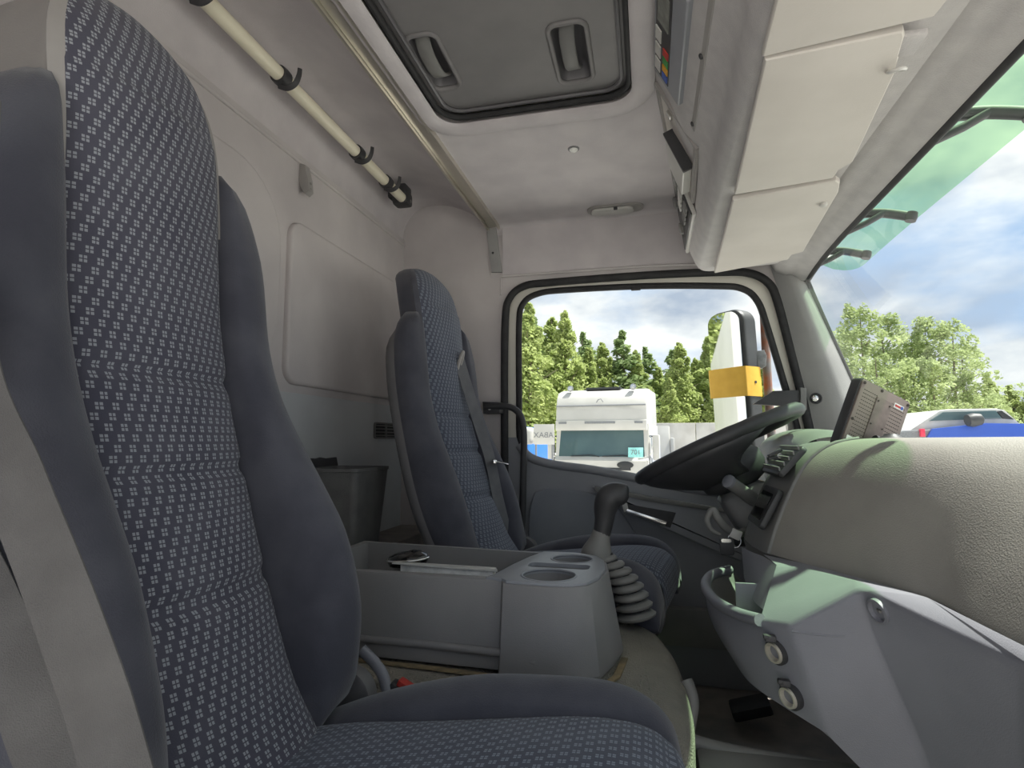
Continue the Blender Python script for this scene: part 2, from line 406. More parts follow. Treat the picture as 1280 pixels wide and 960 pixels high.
# roof hatch
hp = empty('roof_hatch', ((HX0+HX1)/2, 1.0, ZC), 'dark grey roof hatch with rounded corners and two grip pockets', 'hatch')
ho = prism('panel', rrect(HX0, HX1, HY0, HY1, .065, 8), (0, 0, ZC+.022), (1, 0, 0), (0, 1, 0), (0, 0, 1), .02, 'hatch_dark', hp)
link('seal', sweep([(x, y, ZC+.010) for x, y in rrect(HX0, HX1, HY0, HY1, .065, 10)], circle(.008, 10), True, (0, 0, 1)), 'rubber', hp)
link('seal_lip', sweep([(x, y, ZC+.016) for x, y in rrect(HX0+.019, HX1-.019, HY0+.019, HY1-.019, .05, 10)], circle(.005, 8), True, (0, 0, 1)), 'hatch_grip', hp)
cutters = []
for cx, cy, w, l in ((-.148, 1.19, .082, .20), (-.462, 1.145, .072, .19)):
    ring = sweep([(x, y, ZC+.022) for x, y in rrect(cx-w/2, cx+w/2, cy-l/2, cy+l/2, .022, 6)], circle(.006, 8), True, (0, 0, 1))
    cutters.append((cx, cy, w, l))
    g = link('grip_rim', ring, 'hatch_dark', hp, auto=60)
    cup = []
    for k, (ins, z) in enumerate(((0, ZC+.022), (.006, ZC+.034), (.012, ZC+.052), (.022, ZC+.060))):
        cup.append([(x, y, z) for x, y in rrect(cx-w/2+ins, cx+w/2-ins, cy-l/2+ins, cy+l/2-ins, max(.022-ins*.6, .005), 6)])
    link('grip_pocket', grid_mesh(cup, True, False, True), 'hatch_grip', hp, auto=60)
    link('grip_bar', sweep(spline([(cx, cy-l/2+.01, ZC+.05), (cx-.004, cy-l/4, ZC+.022), (cx-.004, cy+l/6, ZC+.018), (cx, cy+l/2-.02, ZC+.045)], 6), rect_prof(.034, .008, .003), False, (0, 0, 1)), 'dark_plastic', hp, auto=50)
cc = []
for cx, cy, w, l in cutters:
    cc.append(prism('c', rrect(cx-w/2, cx+w/2, cy-l/2, cy+l/2, .022, 6), (0, 0, ZC+.0), (1, 0, 0), (0, 1, 0), (0, 0, 1), .08, 'hatch_grip'))
cut(ho, cc)
box2('cover', (HX0, HY0, ZC+.07), (HX1, HY1, ZC+.09), 'hatch_dark', hp, .01)

# curtain rail on the ceiling
rl = empty('curtain_rail', (-.6, 1.5, ZC), 'pale aluminium curtain rail running along the grey headliner', 'rail')
for x, w, nm in ((-.603, .008, 'flange'), (-.580, .036, 'channel'), (-.558, .008, 'flange')):
    h = .016 if nm == 'flange' else .006
    box2(nm, (x-w/2, .10, ZC-h), (x+w/2, 2.085, ZC+.012), 'alu', rl, .001)
# cover plate where the rail ends
pl = empty('corner_cover', (-.585, 2.08, 1.48), 'grey plastic cover strip at the end of the curtain rail', 'trim')
cv = [at(607, 279, Y=2.085), at(619, 279, Y=2.085), at(627, 340, Y=2.085), at(614, 340, Y=2.085)]
prism('strip', [(p.x, p.z) for p in cv], (0, 2.085, 0), (1, 0, 0), (0, 0, 1), (0, 1, 0), .014, 'pillar', pl, .003)
p = at(616, 316, Y=2.083); lathe('screw', [(.0045, 0), (.0045, .004), (.002, .005)], (p.x, 2.086, p.z), (0, -1, 0), 'black_plastic', pl, 10)

# clothes rod on the rear of the roof
ra, rb = at(230, -36, X=-.865), at(503, 249, X=-.865)
ra = Vector((-.865, .70, 1.733)); rb = Vector((-.865, rb.y, 1.722))
cr_ = empty('clothes_rod', rb, 'cream coat rod with black hooks along the rear headliner', 'rod')
tube('bar', [ra, rb], .0175, 'rod_cream', cr_, 20)
for nm, q, e2 in (('end_bracket', rb, 1), ('end_bracket', ra, -1)):
    bm = bmesh.new(); box_bm(bm, (q.x-.008, q.y+.018*e2, q.z+.004), (.062, .055, .05), .012)
    box_bm(bm, (q.x-.02, q.y+.018*e2, q.z+.03), (.07, .06, .05), .006)
    b = link(nm, bm_mesh(bm), 'black_plastic', cr_)
    lathe('bolt', [(.006, 0), (.006, .002), (.002, .003)], (q.x+.023, q.y+.022*e2, q.z-.004), (1, 0, 0), 'dark_plastic', b, 10)
for u, v in ((352, 88), (447, 182), (483, 216), (250, -22)):
    c = at(u, v, X=-.865); y = c.y if v > 0 else .86
    z = ra.z+(rb.z-ra.z)*(y-ra.y)/(rb.y-ra.y)
    hk = lathe('hook_collar', [(.0225, -.014), (.0235, 0), (.0225, .014)], (-.865, y, z), (0, 1, 0), 'black_plastic', cr_, 20)
    pth = spline([(-.872, y, z-.022), (-.85, y+.003, z-.030), (-.828, y+.004, z-.022), (-.818, y+.004, z-.002), (-.816, y+.004, z+.016)], 5)
    link('hook', sweep(pth, rect_prof(.016, .006, .002), False, None, True, [1-.35*i/len(pth) for i in range(len(pth))]), 'black_plastic', hk)

# coat hook under the rear-wall seam
hk = empty('coat_hook', (XR, 1.38, 1.55), 'small grey plastic coat hook on the rear wall seam', 'hook')
prism('arm', [(.0, 1.635), (.018, 1.628), (.03, 1.585), (.034, 1.548), (.022, 1.538), (.008, 1.556), (.0, 1.585)], (XR, 1.372, 0), (1, 0, 0), (0, 0, 1), (0, 1, 0), .026, 'vinyl_grey', hk, .003)
for z in (1.573, 1.555):
    lathe('screw_hole', [(.0045, 0), (.0045, .003)], (XR+.029-(1.573-z)*-.05, 1.385, z), (1, 0, -.1), 'dark_plastic', hk, 10)

# ceiling clip and interior lamp
p = at(717, 186, Z=ZC)
hcl = empty('headliner_clip', (p.x, p.y, ZC), 'small round cream clip in the headliner behind the roof hatch', 'clip')
lathe('washer', [(.0175, 0), (.0165, .003), (.012, .004)], (p.x, p.y, ZC+.001), (0, 0, -1), 'hatch_grip', hcl, 20)
lathe('cap', [(.0125, 0), (.0125, .005), (.009, .008), (.001, .0085)], (p.x, p.y, ZC+.001), (0, 0, -1), 'paper', hcl, 20)
dl = empty('dome_lamp', (-.097, 2.03, ZC), 'slim unlit interior lamp with clear lens at the headliner edge', 'lamp')
prism('base', rrect(-.20, .005, 1.985, 2.06, .034, 6), (0, 0, ZC-.006), (1, 0, 0), (0, 1, 0), (0, 0, 1), .008, 'vinyl_grey', dl, .002)
prism('lens', rrect(-.185, -.03, 1.995, 2.05, .025, 6), (0, 0, ZC-.016), (1, 0, 0), (0, 1, 0), (0, 0, 1), .011, 'silver', dl, .006)
box('switch', (-.095, 1.992, ZC-.014), (.014, .008, .010), 'black_plastic', dl, .002)

# ---------------- driver's side: wall, door, window
wl = empty('wall_left', (-.2, YD, 0)); struct(wl, 'grey fabric side wall framing the far door', 'wall')
def dz(pts): return [(p.x, p.z) for p in pts]
# door opening outline (X, Z), clockwise from lower rear
OUT = spline([(-.53, .12), (-.533, .5), (-.536, 1.0), (-.533, 1.30), (-.515, 1.385), (-.46, 1.428), (-.36, 1.437), (0, 1.440), (.25, 1.434), (.36, 1.424), (.425, 1.385), (.455, 1.31), (.495, 1.10), (.53, .90), (.555, .70), (.565, .45), (.565, .12)], 5)
OUT = [(p.x, p.y) for p in OUT]
def offset(poly, d, closed=True):
    """shift a clockwise outline inwards by d"""
    n = len(poly); out = []
    for i in range(n):
        a = poly[(i-1) % n] if closed or i else poly[0]; b = poly[(i+1) % n] if closed or i < n-1 else poly[-1]
        tx, tz = b[0]-a[0], b[1]-a[1]; l = math.hypot(tx, tz) or 1
        out.append((poly[i][0]+tz/l*d, poly[i][1]-tx/l*d))
    return out
def ring_sheet(outer, inner, y0, y1):
    n = len(outer)
    return [[(p[0], y0, p[1]) for p in outer], [(p[0], y1, p[1]) for p in inner]]
# wall panels round the opening
def ngon_slab(poly, y, d):
    bm = bmesh.new(); A = [bm.verts.new((x, y, z)) for x, z in poly]; f = bm.faces.new(A)
    B = [bm.verts.new((x, y+d, z)) for x, z in poly]; bm.faces.new(list(reversed(B)))
    n = len(poly)
    for i in range(n): bm.faces.new((A[i], B[i], B[(i+1) % n], A[(i+1) % n]))
    bm.normal_update()
    bmesh.ops.triangulate(bm, faces=[q for q in bm.faces if len(q.verts) > 4])
    return bm_mesh(bm)
inn, outp = [], []
for i, q in enumerate(OUT):
    top_ = q[1] > 1.40
    if q[0] < 0 and not top_: inn.append(q); outp.append((-1.0, q[1] if i else 0))
    elif top_:
        if not any(o[1] > 1.8 for o in outp): inn.append(q); outp.append((-1.0, 1.85))
        inn.append(q); outp.append((q[0], 1.85))
    else:
        if not any(o == (.50, 1.85) for o in outp): inn.append(q); outp.append((.50, 1.85))
        inn.append(q); outp.append((q[0]+.05, q[1]))
link('liner', grid_mesh([[(x, YD, z) for x, z in outp], [(x, YD, z) for x, z in inn], [(x, YD+.05, z) for x, z in inn]]), 'liner_wall', wl, auto=30)
# crease along the top of the side wall and upper band above the door
link('upper_band', grid_mesh([[(x, YD+.001-.03*s*(1-s)*0-(.012 if s > .5 else .006), 1.475+.20*s) for s in (0, .02, .5, .98, 1)] for x in (-.545, -.2, .2, .5)]), 'headliner', wl, auto=60)
link('corner_fillet', grid_mesh([[(x, YD-.035*(1-math.sin(a)), ZC-.035*(1-math.cos(a))) for a in [k*math.pi/12 for k in range(7)]] for x in (-.6, .5)]), 'headliner', wl, auto=60)
tube('lower_bead', [(x, YD-.008, 1.474-(.012 if x > .3 else 0)) for x in (-.55, 0, .35)], .005, 'liner_wall', wl)
tube('pillar_bead', [(-.552, YD-.001, z) for z in (1.47, 1.40)], .004, 'liner_wall', wl)
box2('sill', (-.56, YD-.02, 0), (.62, YD+.06, .14), 'door_plastic', wl, .01)

# door
d1 = empty('door_1', (0, YD+.04, .12)); struct(d1, 'dark grey inner door of the driver with pull handle and window', 'door')
GL = [(p.x, p.y) for p in spline([(-.462, .82), (-.466, 1.0), (-.466, 1.28), (-.452, 1.355), (-.40, 1.385), (-.3, 1.392), (0, 1.388), (.25, 1.372), (.335, 1.358), (.378, 1.315), (.405, 1.22), (.455, 1.0), (.49, .83), (.49, .70), (.44, .655), (.30, .655), (.12, .678), (-.045, .708), (-.2, .735), (-.34, .752), (-.42, .772)], 5, True)]
# glass outline is clockwise: up the rear, along the top, down the front, back along the sill
fr_o = offset(GL, -.045)
link('weather_seal', sweep([(x, YD-.006, z) for x, z in OUT], circle(.015, 10, .013), False, (0, 1, 0)), 'rubber', d1, auto=60)
GI = offset(GL, -.016)
frame_top = [i for i, p in enumerate(GL) if p[1] > .80 or p[0] > .45]
fo = offset(GL, -.070)
def strip_band(a, b, ya, yb, m, nm, sel):
    rows = [[(a[i][0], ya, a[i][1]) for i in sel], [((a[i][0]+b[i][0])/2, min(ya, yb)-.004, (a[i][1]+b[i][1])/2) for i in sel], [(b[i][0], yb, b[i][1]) for i in sel]]
    link(nm, grid_mesh(rows), m, d1, auto=60)
sel = [i for i in range(len(GL)) if GL[i][1] > .79 or GL[i][0] > .47]
k0 = max(range(len(sel)-1), key=lambda i: sel[i+1]-sel[i]) if len(sel) < len(GL) else 0
if sel[k0+1]-sel[k0] > 1: sel = sel[k0+1:]+sel[:k0+1]
strip_band(fo, GI, YD+.012, YD+.012, 'paint_cream', 'window_frame', sel)
link('glass_seal', sweep([(GI[i][0], YD+.012, GI[i][1]) for i in range(len(GI))], circle(.0125, 8, .012), True, (0, 1, 0)), 'rubber', d1, auto=60)
# inner panel below the glass
sill = [(-.530, .84), (-.490, .84), (-.480, .812), (-.436, .764), (-.345, .738), (-.2, .720), (-.045, .693), (.12, .662), (.30, .640), (.44, .638), (.51, .69), (.515, .80), (.548, .80)]
pan = sill+[(.566, .45), (.566, .12), (-.53, .12)]
link('inner_panel', ngon_slab(pan, YD-.004, .05), 'door_plastic', d1, auto=30)
tube('sill_roll', [(x, YD+.002, z) for x, z in [(p.x, p.y) for p in spline(sill[2:11], 4)]], .017, 'door_plastic', d1, 10)
# soft insert and armrest swage
ins = [(p.x, p.y) for p in spline([(-.40, .18), (-.44, .40), (-.43, .60), (-.37, .648), (-.18, .632), (-.10, .575), (-.02, .44), (.05, .30), (.0, .18), (-.2, .15)], 5, True)]
prism('soft_insert', ins, (0, YD-.020, 0), (1, 0, 0), (0, 0, 1), (0, 1, 0), .03, 'door_insert', d1, .010, 3)
arm = [(p.x, p.y) for p in spline([(-.20, .662), (.0, .628), (.25, .590), (.50, .560), (.52, .36), (.30, .42), (.10, .50), (-.07, .575)], 4, True)]
prism('armrest', arm, (0, YD-.05, 0), (1, 0, 0), (0, 0, 1), (0, 1, 0), .06, 'door_plastic', d1, .014, 3)
prism('armrest_cap', [(-.19, .666), (.0, .634), (.25, .597), (.50, .568), (.50, .560), (.25, .584), (.0, .616), (-.19, .650)], (0, YD-.055, 0), (1, 0, 0), (0, 0, 1), (0, 1, 0), .03, 'dark_plastic', d1, .003)
# pull handle recess with chrome lever
q = [at(777, 629, Y=YD-.056), at(845, 641, Y=YD-.056), at(838, 660, Y=YD-.056), at(783, 641, Y=YD-.056)]
hc = prism('handle_recess', dz(q), (0, YD-.056, 0), (1, 0, 0), (0, 0, 1), (0, 1, 0), .02, 'black_plastic', d1, .002)
q = [at(784, 636, Y=YD-.060), at(834, 652, Y=YD-.060), at(831, 658, Y=YD-.060), at(781, 641, Y=YD-.060)]
prism('handle_lever', dz(q), (0, YD-.062, 0), (1, 0, 0), (0, 0, 1), (0, 1, 0), .008, 'chrome', hc, .002)
q = [at(777, 628, Y=YD-.06), at(784, 629, Y=YD-.06), at(786, 640, Y=YD-.06), at(780, 640, Y=YD-.06)]
prism('handle_end', dz(q), (0, YD-.061, 0), (1, 0, 0), (0, 0, 1), (0, 1, 0), .007, 'silver', hc, .0015)
box2('door_pocket', (.0, YD-.05, .13), (.5, YD+.0, .26), 'dark_plastic', d1, .02)
q = at(795, 369, Y=YD); box('top_clip', (q.x, YD+.006, 1.394), (.035, .012, .012), 'rubber', d1, .003)
box2('outer_skin', (-.53, YD+.085, -.3), (.56, YD+.10, .66), 'truck_white', d1, .004)
# window pane
w1 = empty('window_1', (0, YD+.016, .66)); struct(w1, 'clear side window pane of the far door', 'window')
bm = bmesh.new(); f = bm.faces.new([bm.verts.new((x, YD+.018, z)) for x, z in offset(GL, -.01)]); bm.normal_update(); bmesh.ops.triangulate(bm, faces=[f])
link('pane', bm_mesh(bm), 'glass_side', w1, smooth=False)

# A pillar
tp = empty('trim_1', (.55, 2.06, .8)); struct(tp, 'grey front pillar trim between door and windscreen', 'pillar')
L = [(.430, 1.45), (.462, 1.33), (.50, 1.12), (.535, .93), (.558, .78), (.57, .6)]
Rr = [(.545, 1.46), (.556, 1.37), (.648, 1.10), (.705, .93), (.75, .80), (.80, .6)]
rows = []
for s in range(7):
    k = s/6; r = []
    for (a, b) in zip(L, Rr):
        x = a[0]+(b[0]-a[0])*k; z = a[1]+(b[1]-a[1])*k
        y = YD-.012-.045*math.sin(min(1, k*1.6)*math.pi/2)+.042*max(0, k-.55)/.45
        r.append((x, y, z))
    rows.append([v for v in spline(r, 4)])
link('cover', grid_mesh(rows), 'pillar', tp, auto=60)
p = at(1020, 498, Y=2.045)
lathe('bolt_recess', [(.019, -.006), (.019, .001), (.016, .002), (.014, -.003), (.001, -.004)], (p.x, p.y, p.z), (-.12, -1, 0), 'black_plastic', tp, 20)
lathe('bolt', [(.010, 0), (.010, .006), (.006, .008), (.001, .008)], (p.x-.004, p.y-.001, p.z), (-.12, -1, 0), 'chrome', tp, 16)
box2('outer_pillar', (.48, YD+.06, .60), (.54, YD+.09, 1.42), 'truck_white', tp, .01)
# rubber hinge strap that holds the door at the pillar
st = empty('pillar_bracket', at(985, 492, Y=2.06), 'black moulded bracket clasping the seal at the front pillar', 'bracket')
q = [at(942, 505, Y=2.05), at(968, 488, Y=2.05), at(1000, 487, Y=2.05), at(1009, 489, Y=2.05), at(1010, 505, Y=2.05), at(1000, 511, Y=2.05), at(975, 507, Y=2.05)]
prism('strap', dz(q), (0, 2.062, 0), (1, 0, 0), (0, 0, 1), (0, 1, 0), .022, 'black_plastic', st, .005)
q = [at(1001, 484, Y=2.05), at(1009, 485, Y=2.05), at(1009, 512, Y=2.05), at(1001, 512, Y=2.05)]
prism('clasp', dz(q), (0, 2.053, 0), (1, 0, 0), (0, 0, 1), (0, 1, 0), .02, 'dark_plastic', st, .003)

# header above the windscreen and front roof corner
hd = empty('trim_2', (.46, 1.05, 1.36)); struct(hd, 'grey windscreen header trim along the roof edge', 'trim')
prof = [(.40, 1.43), (.415, 1.405), (.445, 1.392), (.462, 1.390), (.470, 1.384), (.492, 1.372), (.505, 1.368), (.512, 1.374)]
def hx(y): return 0 if y < 1.55 else .030*((y-1.55)/.5)**2
ys = [-.05, .3, .7, 1.1, 1.4, 1.6, 1.75, 1.88, 1.97, 2.03, 2.06]
link('header', grid_mesh([[(x+hx(y), y, z+.02*hx(y)*8) for x, z in prof] for y in ys]), 'overhead', hd, auto=50)
tube('header_seal', spline([(.514+hx(y), y, 1.370+.16*hx(y)) for y in ys] + [(.560, 2.080, 1.34), (.644, 2.088, 1.1), (.745, 2.09, .81)], 4), .009, 'rubber', hd, 10)
box2('roof_front', (.50, -.06, 1.42), (.58, 2.2, 1.84), 'truck_white', hd, .02)

# windscreen
w2 = empty('window_2', (.7, 1.05, .8)); struct(w2, 'wide clear windscreen above the dashboard', 'window')
rows = []
for k in range(9):
    s = k/8
    rows.append([(.532+s*(.21+.03*(1-((y-1.05)/1.05)**2)), y, 1.376-.565*s) for y in [-.02+i*.1325 for i in range(17)]])
link('pane', grid_mesh(rows), 'glass_screen', w2, auto=60)

# near side of the cab: open door aperture, roof side and rear quarter
wn = empty('wall_right', (-.2, -.02, 0)); struct(wn, 'near side of the cab round the open passenger doorway', 'wall')
box2('rear_quarter', (-1.0, -.07, 0), (-.62, -.03, 1.70), 'liner_wall', wn, 0)
box2('roof_side', (-.62, -.07, 1.45), (.60, -.03, 1.70), 'liner_wall', wn, 0)
box2('front_pillar', (.60, -.07, .5), (.70, -.03, 1.45), 'pillar', wn, 0)
wf = box2('wall_front', (.765, -.06, -.05), (.80, 2.2, .822), 'dark_plastic', bev=0); struct(wf, 'dark bulkhead below the windscreen', 'wall')
# rear storage ledge behind the seats
lg = box2('rear_ledge', (XR+.008, .0, 0), (-.80, 2.09, .50), 'floor_mat', bev=.015); tag(lg, 'dark carpeted ledge along the foot of the rear wall', 'ledge')
# ================================================================== seats
PROF = [(.44, -.445), (.50, -.485), (.56, -.512), (.62, -.535), (.70, -.562), (.80, -.592), (.90, -.620), (1.0, -.640), (1.10, -.650), (1.20, -.658), (1.28, -.668), (1.36, -.686), (1.41, -.708), (1.445, -.738), (1.46, -.772)]
HALF = [(.40, .118), (.50, .124), (.64, .130), (.80, .131), (1.0, .130), (1.22, .130), (1.30, .130), (1.35, .124), (1.39, .110), (1.42, .090), (1.445, .062), (1.46, .03)]
FRONT = [(.40, -.06), (.44, -.005), (.48, .04), (.54, .075), (.60, .094), (.69, .098), (.76, .080), (.82, .060), (.90, .040), (.97, .032), (1.05, .030), (1.12, .026), (1.17, .018), (1.22, .012), (1.26, .006)]
OUTER = [(.40, .205), (.46, .232), (.55, .244), (.65, .246), (.78, .238), (.90, .226), (1.0, .222), (1.10, .220), (1.17, .210), (1.22, .188), (1.26, .158)]
def build_seat(yc, label, group, zs, x0, side, head_mat, dots, ff=1.0, tk=1.0):
    """side: +1 = the door is at +Y.  zs(z) maps model height to world height"""
    root = empty('cab_seat', (-.30+x0, yc, 0), label, 'seat', group)
    px = lambda z: lerp_tab(PROF, z)+x0
    # patterned centre of the back, quilted by three seams
    zz = [.43+(1.46-.43)*i/110 for i in range(111)]; rows = []; uv = []; arc = 0; last = None
    for z in zz:
        w = lerp_tab(HALF, z); r = []; q = []
        x = px(z)
        if last: arc += math.hypot(x-last[0], z-last[1])
        last = (x, z)
        g = 0
        for sz, tilt in ((.915, -.02), (.79, .0), (.64, .02)):
            g = max(g, math.exp(-((z-sz)/.010)**2))
        for j in range(17):
            k = -1+j/8; y = k*w
            bul = .028*(1-k*k)*(1 if z < 1.3 else .7)
            dip = -.016*max(0, abs(k)-.82)/.18
            r.append((x+bul-.011*g*(1-.3*k*k)+dip+.0015*noise.noise(Vector((y*14, z*14, 3.1))), yc+y, zs(z))); q.append((y, arc))
        rows.append(r); uv.append(q)
    link('back_centre', grid_mesh(rows, uvs=uv), dots, root, auto=0)
    # side bolsters of the back
    for s in (-1, 1):
        rows = []
        for i in range(40):
            z = .405+(1.262-.405)*i/39
            w = lerp_tab(HALF, z)-.004; f = lerp_tab(FRONT, z)*ff; o = lerp_tab(OUTER, z); x = px(z)
            zt = z
            cap = 1.0 if 0.44 < z < 1.225 else (max(.5, 1-((z-1.225)/.037)**2*.5) if z >= 1.225 else max(.45, 1-((.44-z)/.035)**2*.5))
            pts = [(x-.012, w), (x+f*.55+.004, w+.012), (x+f, w+(o-w)*.40), (x+f*.92-.004, w+(o-w)*.72), (x+f*.55-.015, o-.006), (x-.03+f*.2, o), (x-.085*tk, o-.004), (x-.118*tk, o-.03), (x-.125*tk, w), (x-.09*tk, w-.03)]
            cx = sum(p[0] for p in pts)/len(pts); cy = sum(p[1] for p in pts)/len(pts)
            cy = w if z > 1.1 else cy
            cx = x-.04 if z > 1.1 else cx
            pts = [(cx+(p[0]-cx)*(.35+.65*cap), cy+(p[1]-cy)*(.45+.55*cap)) for p in pts]
            pts = spline(pts, 3, True)
            rows.append([(p.x, yc+s*p.y, zs(zt)) for p in pts])
        link('back_bolster', grid_mesh(rows, True, True, True), 'velour', root, auto=0)
    # head part behind the patterned cloth
    rows = []
    for i in range(18):
        z = 1.15+(1.458-1.15)*i/17
        w = lerp_tab(HALF, z)-.003; x = px(z)
        th = .15*tk if z < 1.40 else .15*tk*math.sqrt(max(.02, 1-((z-1.40)/.062)**2))
        rows.append([(p.x, yc+p.y, zs(z)) for p in spline([(x-.006, -w), (x-.03, -w-.001), (x-th*.8, -w), (x-th, -w*.8), (x-th-.008, 0), (x-th, w*.8), (x-th*.8, w), (x-.03, w+.001), (x-.006, w), (x-.002, 0)], 2, True)])
    link('head_side', grid_mesh(rows, True, True, True), head_mat, root, auto=60)
    # moulded rear shell
    rows = []
    for i in range(24):
        z = .42+(1.20-.42)*i/23; x = px(z); o = lerp_tab(OUTER, z)-.006-(.03*((z-1.1)/.1)**2 if z > 1.1 else 0)
        rows.append([(p.x, yc+p.y, zs(z)) for p in spline([(x-.08*tk, -o), (x-.12*tk, -o-.004), (x-.155*tk, -o+.03), (x-.165*tk, 0), (x-.155*tk, o-.03), (x-.12*tk, o+.004), (x-.08*tk, o)], 3)])
    link('rear_shell', grid_mesh(rows), 'shell_plastic', root, auto=60)
    # cushion
    rows = []; uv = []; arc = 0
    CU = [(-.50, .425), (-.40, .445), (-.30, .458), (-.20, .472), (-.10, .486), (-.04, .488), (.0, .480), (.025, .458), (.034, .43), (.036, .39)]
    pts = spline([(a+x0, b) for a, b in CU], 8)
    for i, p in enumerate(pts):
        if i: arc += (p-pts[i-1]).length
        r = []; q = []
        for j in range(17):
            k = -1+j/8; y = k*.142
            g = 0
            r.append((p.x+(.008*(1-k*k) if p.y < .47 and p.x > -.1+x0 else 0), yc+y, zs(.5)-.5+p.y+.010*(1-k*k)-.010*max(0, abs(k)-.85)/.15-g)); q.append((y, arc))
        rows.append(r); uv.append(q)
    link('cushion_centre', grid_mesh(rows, uvs=uv), 'seat_dots_small', root, auto=0)
    dzc = zs(.5)-.5
    CB = [(-.52, .40, .03), (-.48, .425, .05), (-.37, .468, .055), (-.25, .498, .06), (-.14, .508, .062), (-.06, .508, .062), (-.01, .493, .055), (.022, .462, .045), (.034, .42, .03)]
    for s in (-1, 1):
        rows = []
        for p in spline([(a, b, c) for a, b, c in CB], 5):
            zb = .36; hh = p.y-zb
            sec = [(.128, zb), (.130, p.y-.035), (.140, p.y-.012), (.165, p.y), (.195, p.y-.003), (.225, p.y-.022), (.240, p.y-.055), (.240, zb+.01), (.22, zb)]
            rows.append([(p.x+x0, yc+s*v.x, dzc+v.y) for v in spline(sec, 3, True)])
        link('cushion_bolster', grid_mesh(rows, True, True, True), 'velour', root, auto=0)
    box2('cushion_pan', (-.50+x0, yc-.225, dzc+.335), (.02+x0, yc+.225, dzc+.40), 'shell_plastic', root, .02)
    box2('pedestal', (-.46+x0, yc-.19, .0), (-.03+x0, yc+.19, dzc+.34), 'rubber', root, .01)
    # recliner housing between back and cushion
    for s in (-1, 1):
        prism('recliner', rrect(-.57+x0, -.43+x0, .36+dzc, .47+dzc, .045, 6), (0, yc+s*.226, 0), (1, 0, 0), (0, 0, 1), (0, s, 0), .03, 'shell_plastic', root, .006)
    return root

g = 'seats facing the windscreen'
ps = build_seat(.61, 'dotted navy cloth passenger seat with grey belt beside the doorway', None, lambda z: z, 0, -1, 'vinyl_grey', 'seat_dots')
ds = build_seat(1.63, 'dotted navy cloth driver seat behind the steering wheel with a dark belt', None, lambda z: .535+(z-.5)*.895, .022, 1, 'velour', 'seat_dots_small', .5, .6)
ds.rotation_euler = (0, 0, math.radians(-9))

def strap(name, path, w, m, parent, ref, th=.0016):
    return link(name, sweep(spline(path, 8), rect_prof(w, th), False, ref), m, parent, auto=30)
# passenger belt: hangs at the door side of the seat
ctr = [(-.56, .335, 1.12), tuple(at(-42, 430, Y=.33)), tuple(at(18, 600, Y=.328)), tuple(at(62, 712, Y=.326)), tuple(at(100, 815, Y=.326)), tuple(at(136, 925, Y=.328)), (-.29, .31, .52), (-.27, .33, .38), (-.28, .36, .24)]
pb = empty('seat_belt', ctr[-1], 'grey webbing seat belt hanging at the door side of the passenger seat', 'seat belt')
strap('webbing', ctr, .046, 'webbing', pb, (.28, -1, .05))
c2 = [(-.60, .33, .98), tuple(at(-75, 600, Y=.36)), tuple(at(-20, 745, Y=.352)), tuple(at(28, 850, Y=.35)), tuple(at(70, 960, Y=.35)), (-.335, .345, .50), (-.30, .36, .32)]
strap('webbing_return', c2, .042, 'webbing', pb, (.75, -1, .1))
box('anchor', (-.285, .362, .27), (.05, .02, .10), 'black_plastic', pb, .006)
# driver belt
dbp = [tuple(at(574, 440, Y=1.79))]
db = empty('seat_belt', (-.4, 1.86, .3), 'dark webbing belt with latch tongue across the edge of the driver seat', 'seat belt')
pa = [at(573, 446, Y=1.72), at(583, 480, Y=1.725), at(597, 525, Y=1.735), at(612, 572, Y=1.745), at(622, 620, Y=1.755), at(634, 670, Y=1.78), at(646, 720, Y=1.84), Vector((-.40, 1.87, .30))]
strap('webbing', [tuple(p) for p in pa], .046, 'webbing_dark', db, (.9, -.55, .25))
p = at(571, 452, Y=1.715)
link('shoulder_guide', sweep([p+Vector((0, .010*math.cos(a), 0))+Vector((.3, 0, 1)).normalized()*(.033*math.sin(a))+Vector((.012, 0, 0)) for a in [i*math.pi/10 for i in range(20)]], circle(.0055, 8), True, (1, -.3, 0)), 'vinyl_grey', db, auto=60)
p = at(618, 577, Y=1.725)
bm = bmesh.new(); box_bm(bm, p, (.012, .052, .014), .003, Matrix.Rotation(.35, 3, 'Z')); box_bm(bm, p+Vector((.016, .03, -.004)), (.05, .022, .004), .001, Matrix.Rotation(.2, 3, 'Y'))
link('latch_tongue', bm_mesh(bm), 'chrome', db)
# passenger recliner lever and belt buckle between cushion and tunnel
lv = empty('recline_lever', at(470, 840, Y=.90), 'grey curved recline lever beside the passenger seat cushion', 'lever')
link('handle', sweep(spline([tuple(at(452, 812, Y=.90)), tuple(at(468, 828, Y=.90)), tuple(at(479, 845, Y=.895)), tuple(at(484, 868, Y=.89)), tuple(at(486, 900, Y=.885))], 6), rect_prof(.018, .014, .004), False, (0, 1, 0)), 'grey_plastic', lv, auto=50)
bk = empty('belt_buckle', at(500, 858, Y=.90), 'black belt buckle with red release button beside the passenger cushion', 'buckle')
p = at(503, 862, Y=.90)
box('body', p+Vector((-.012, 0, -.035)), (.052, .024, .085), 'black_plastic', bk, .006, Matrix.Rotation(.45, 3, 'Y'))
box('release_button', p+Vector((.0095, 0, .006)), (.034, .017, .010), 'red_plastic', bk, .002, Matrix.Rotation(.45, 3, 'Y'))

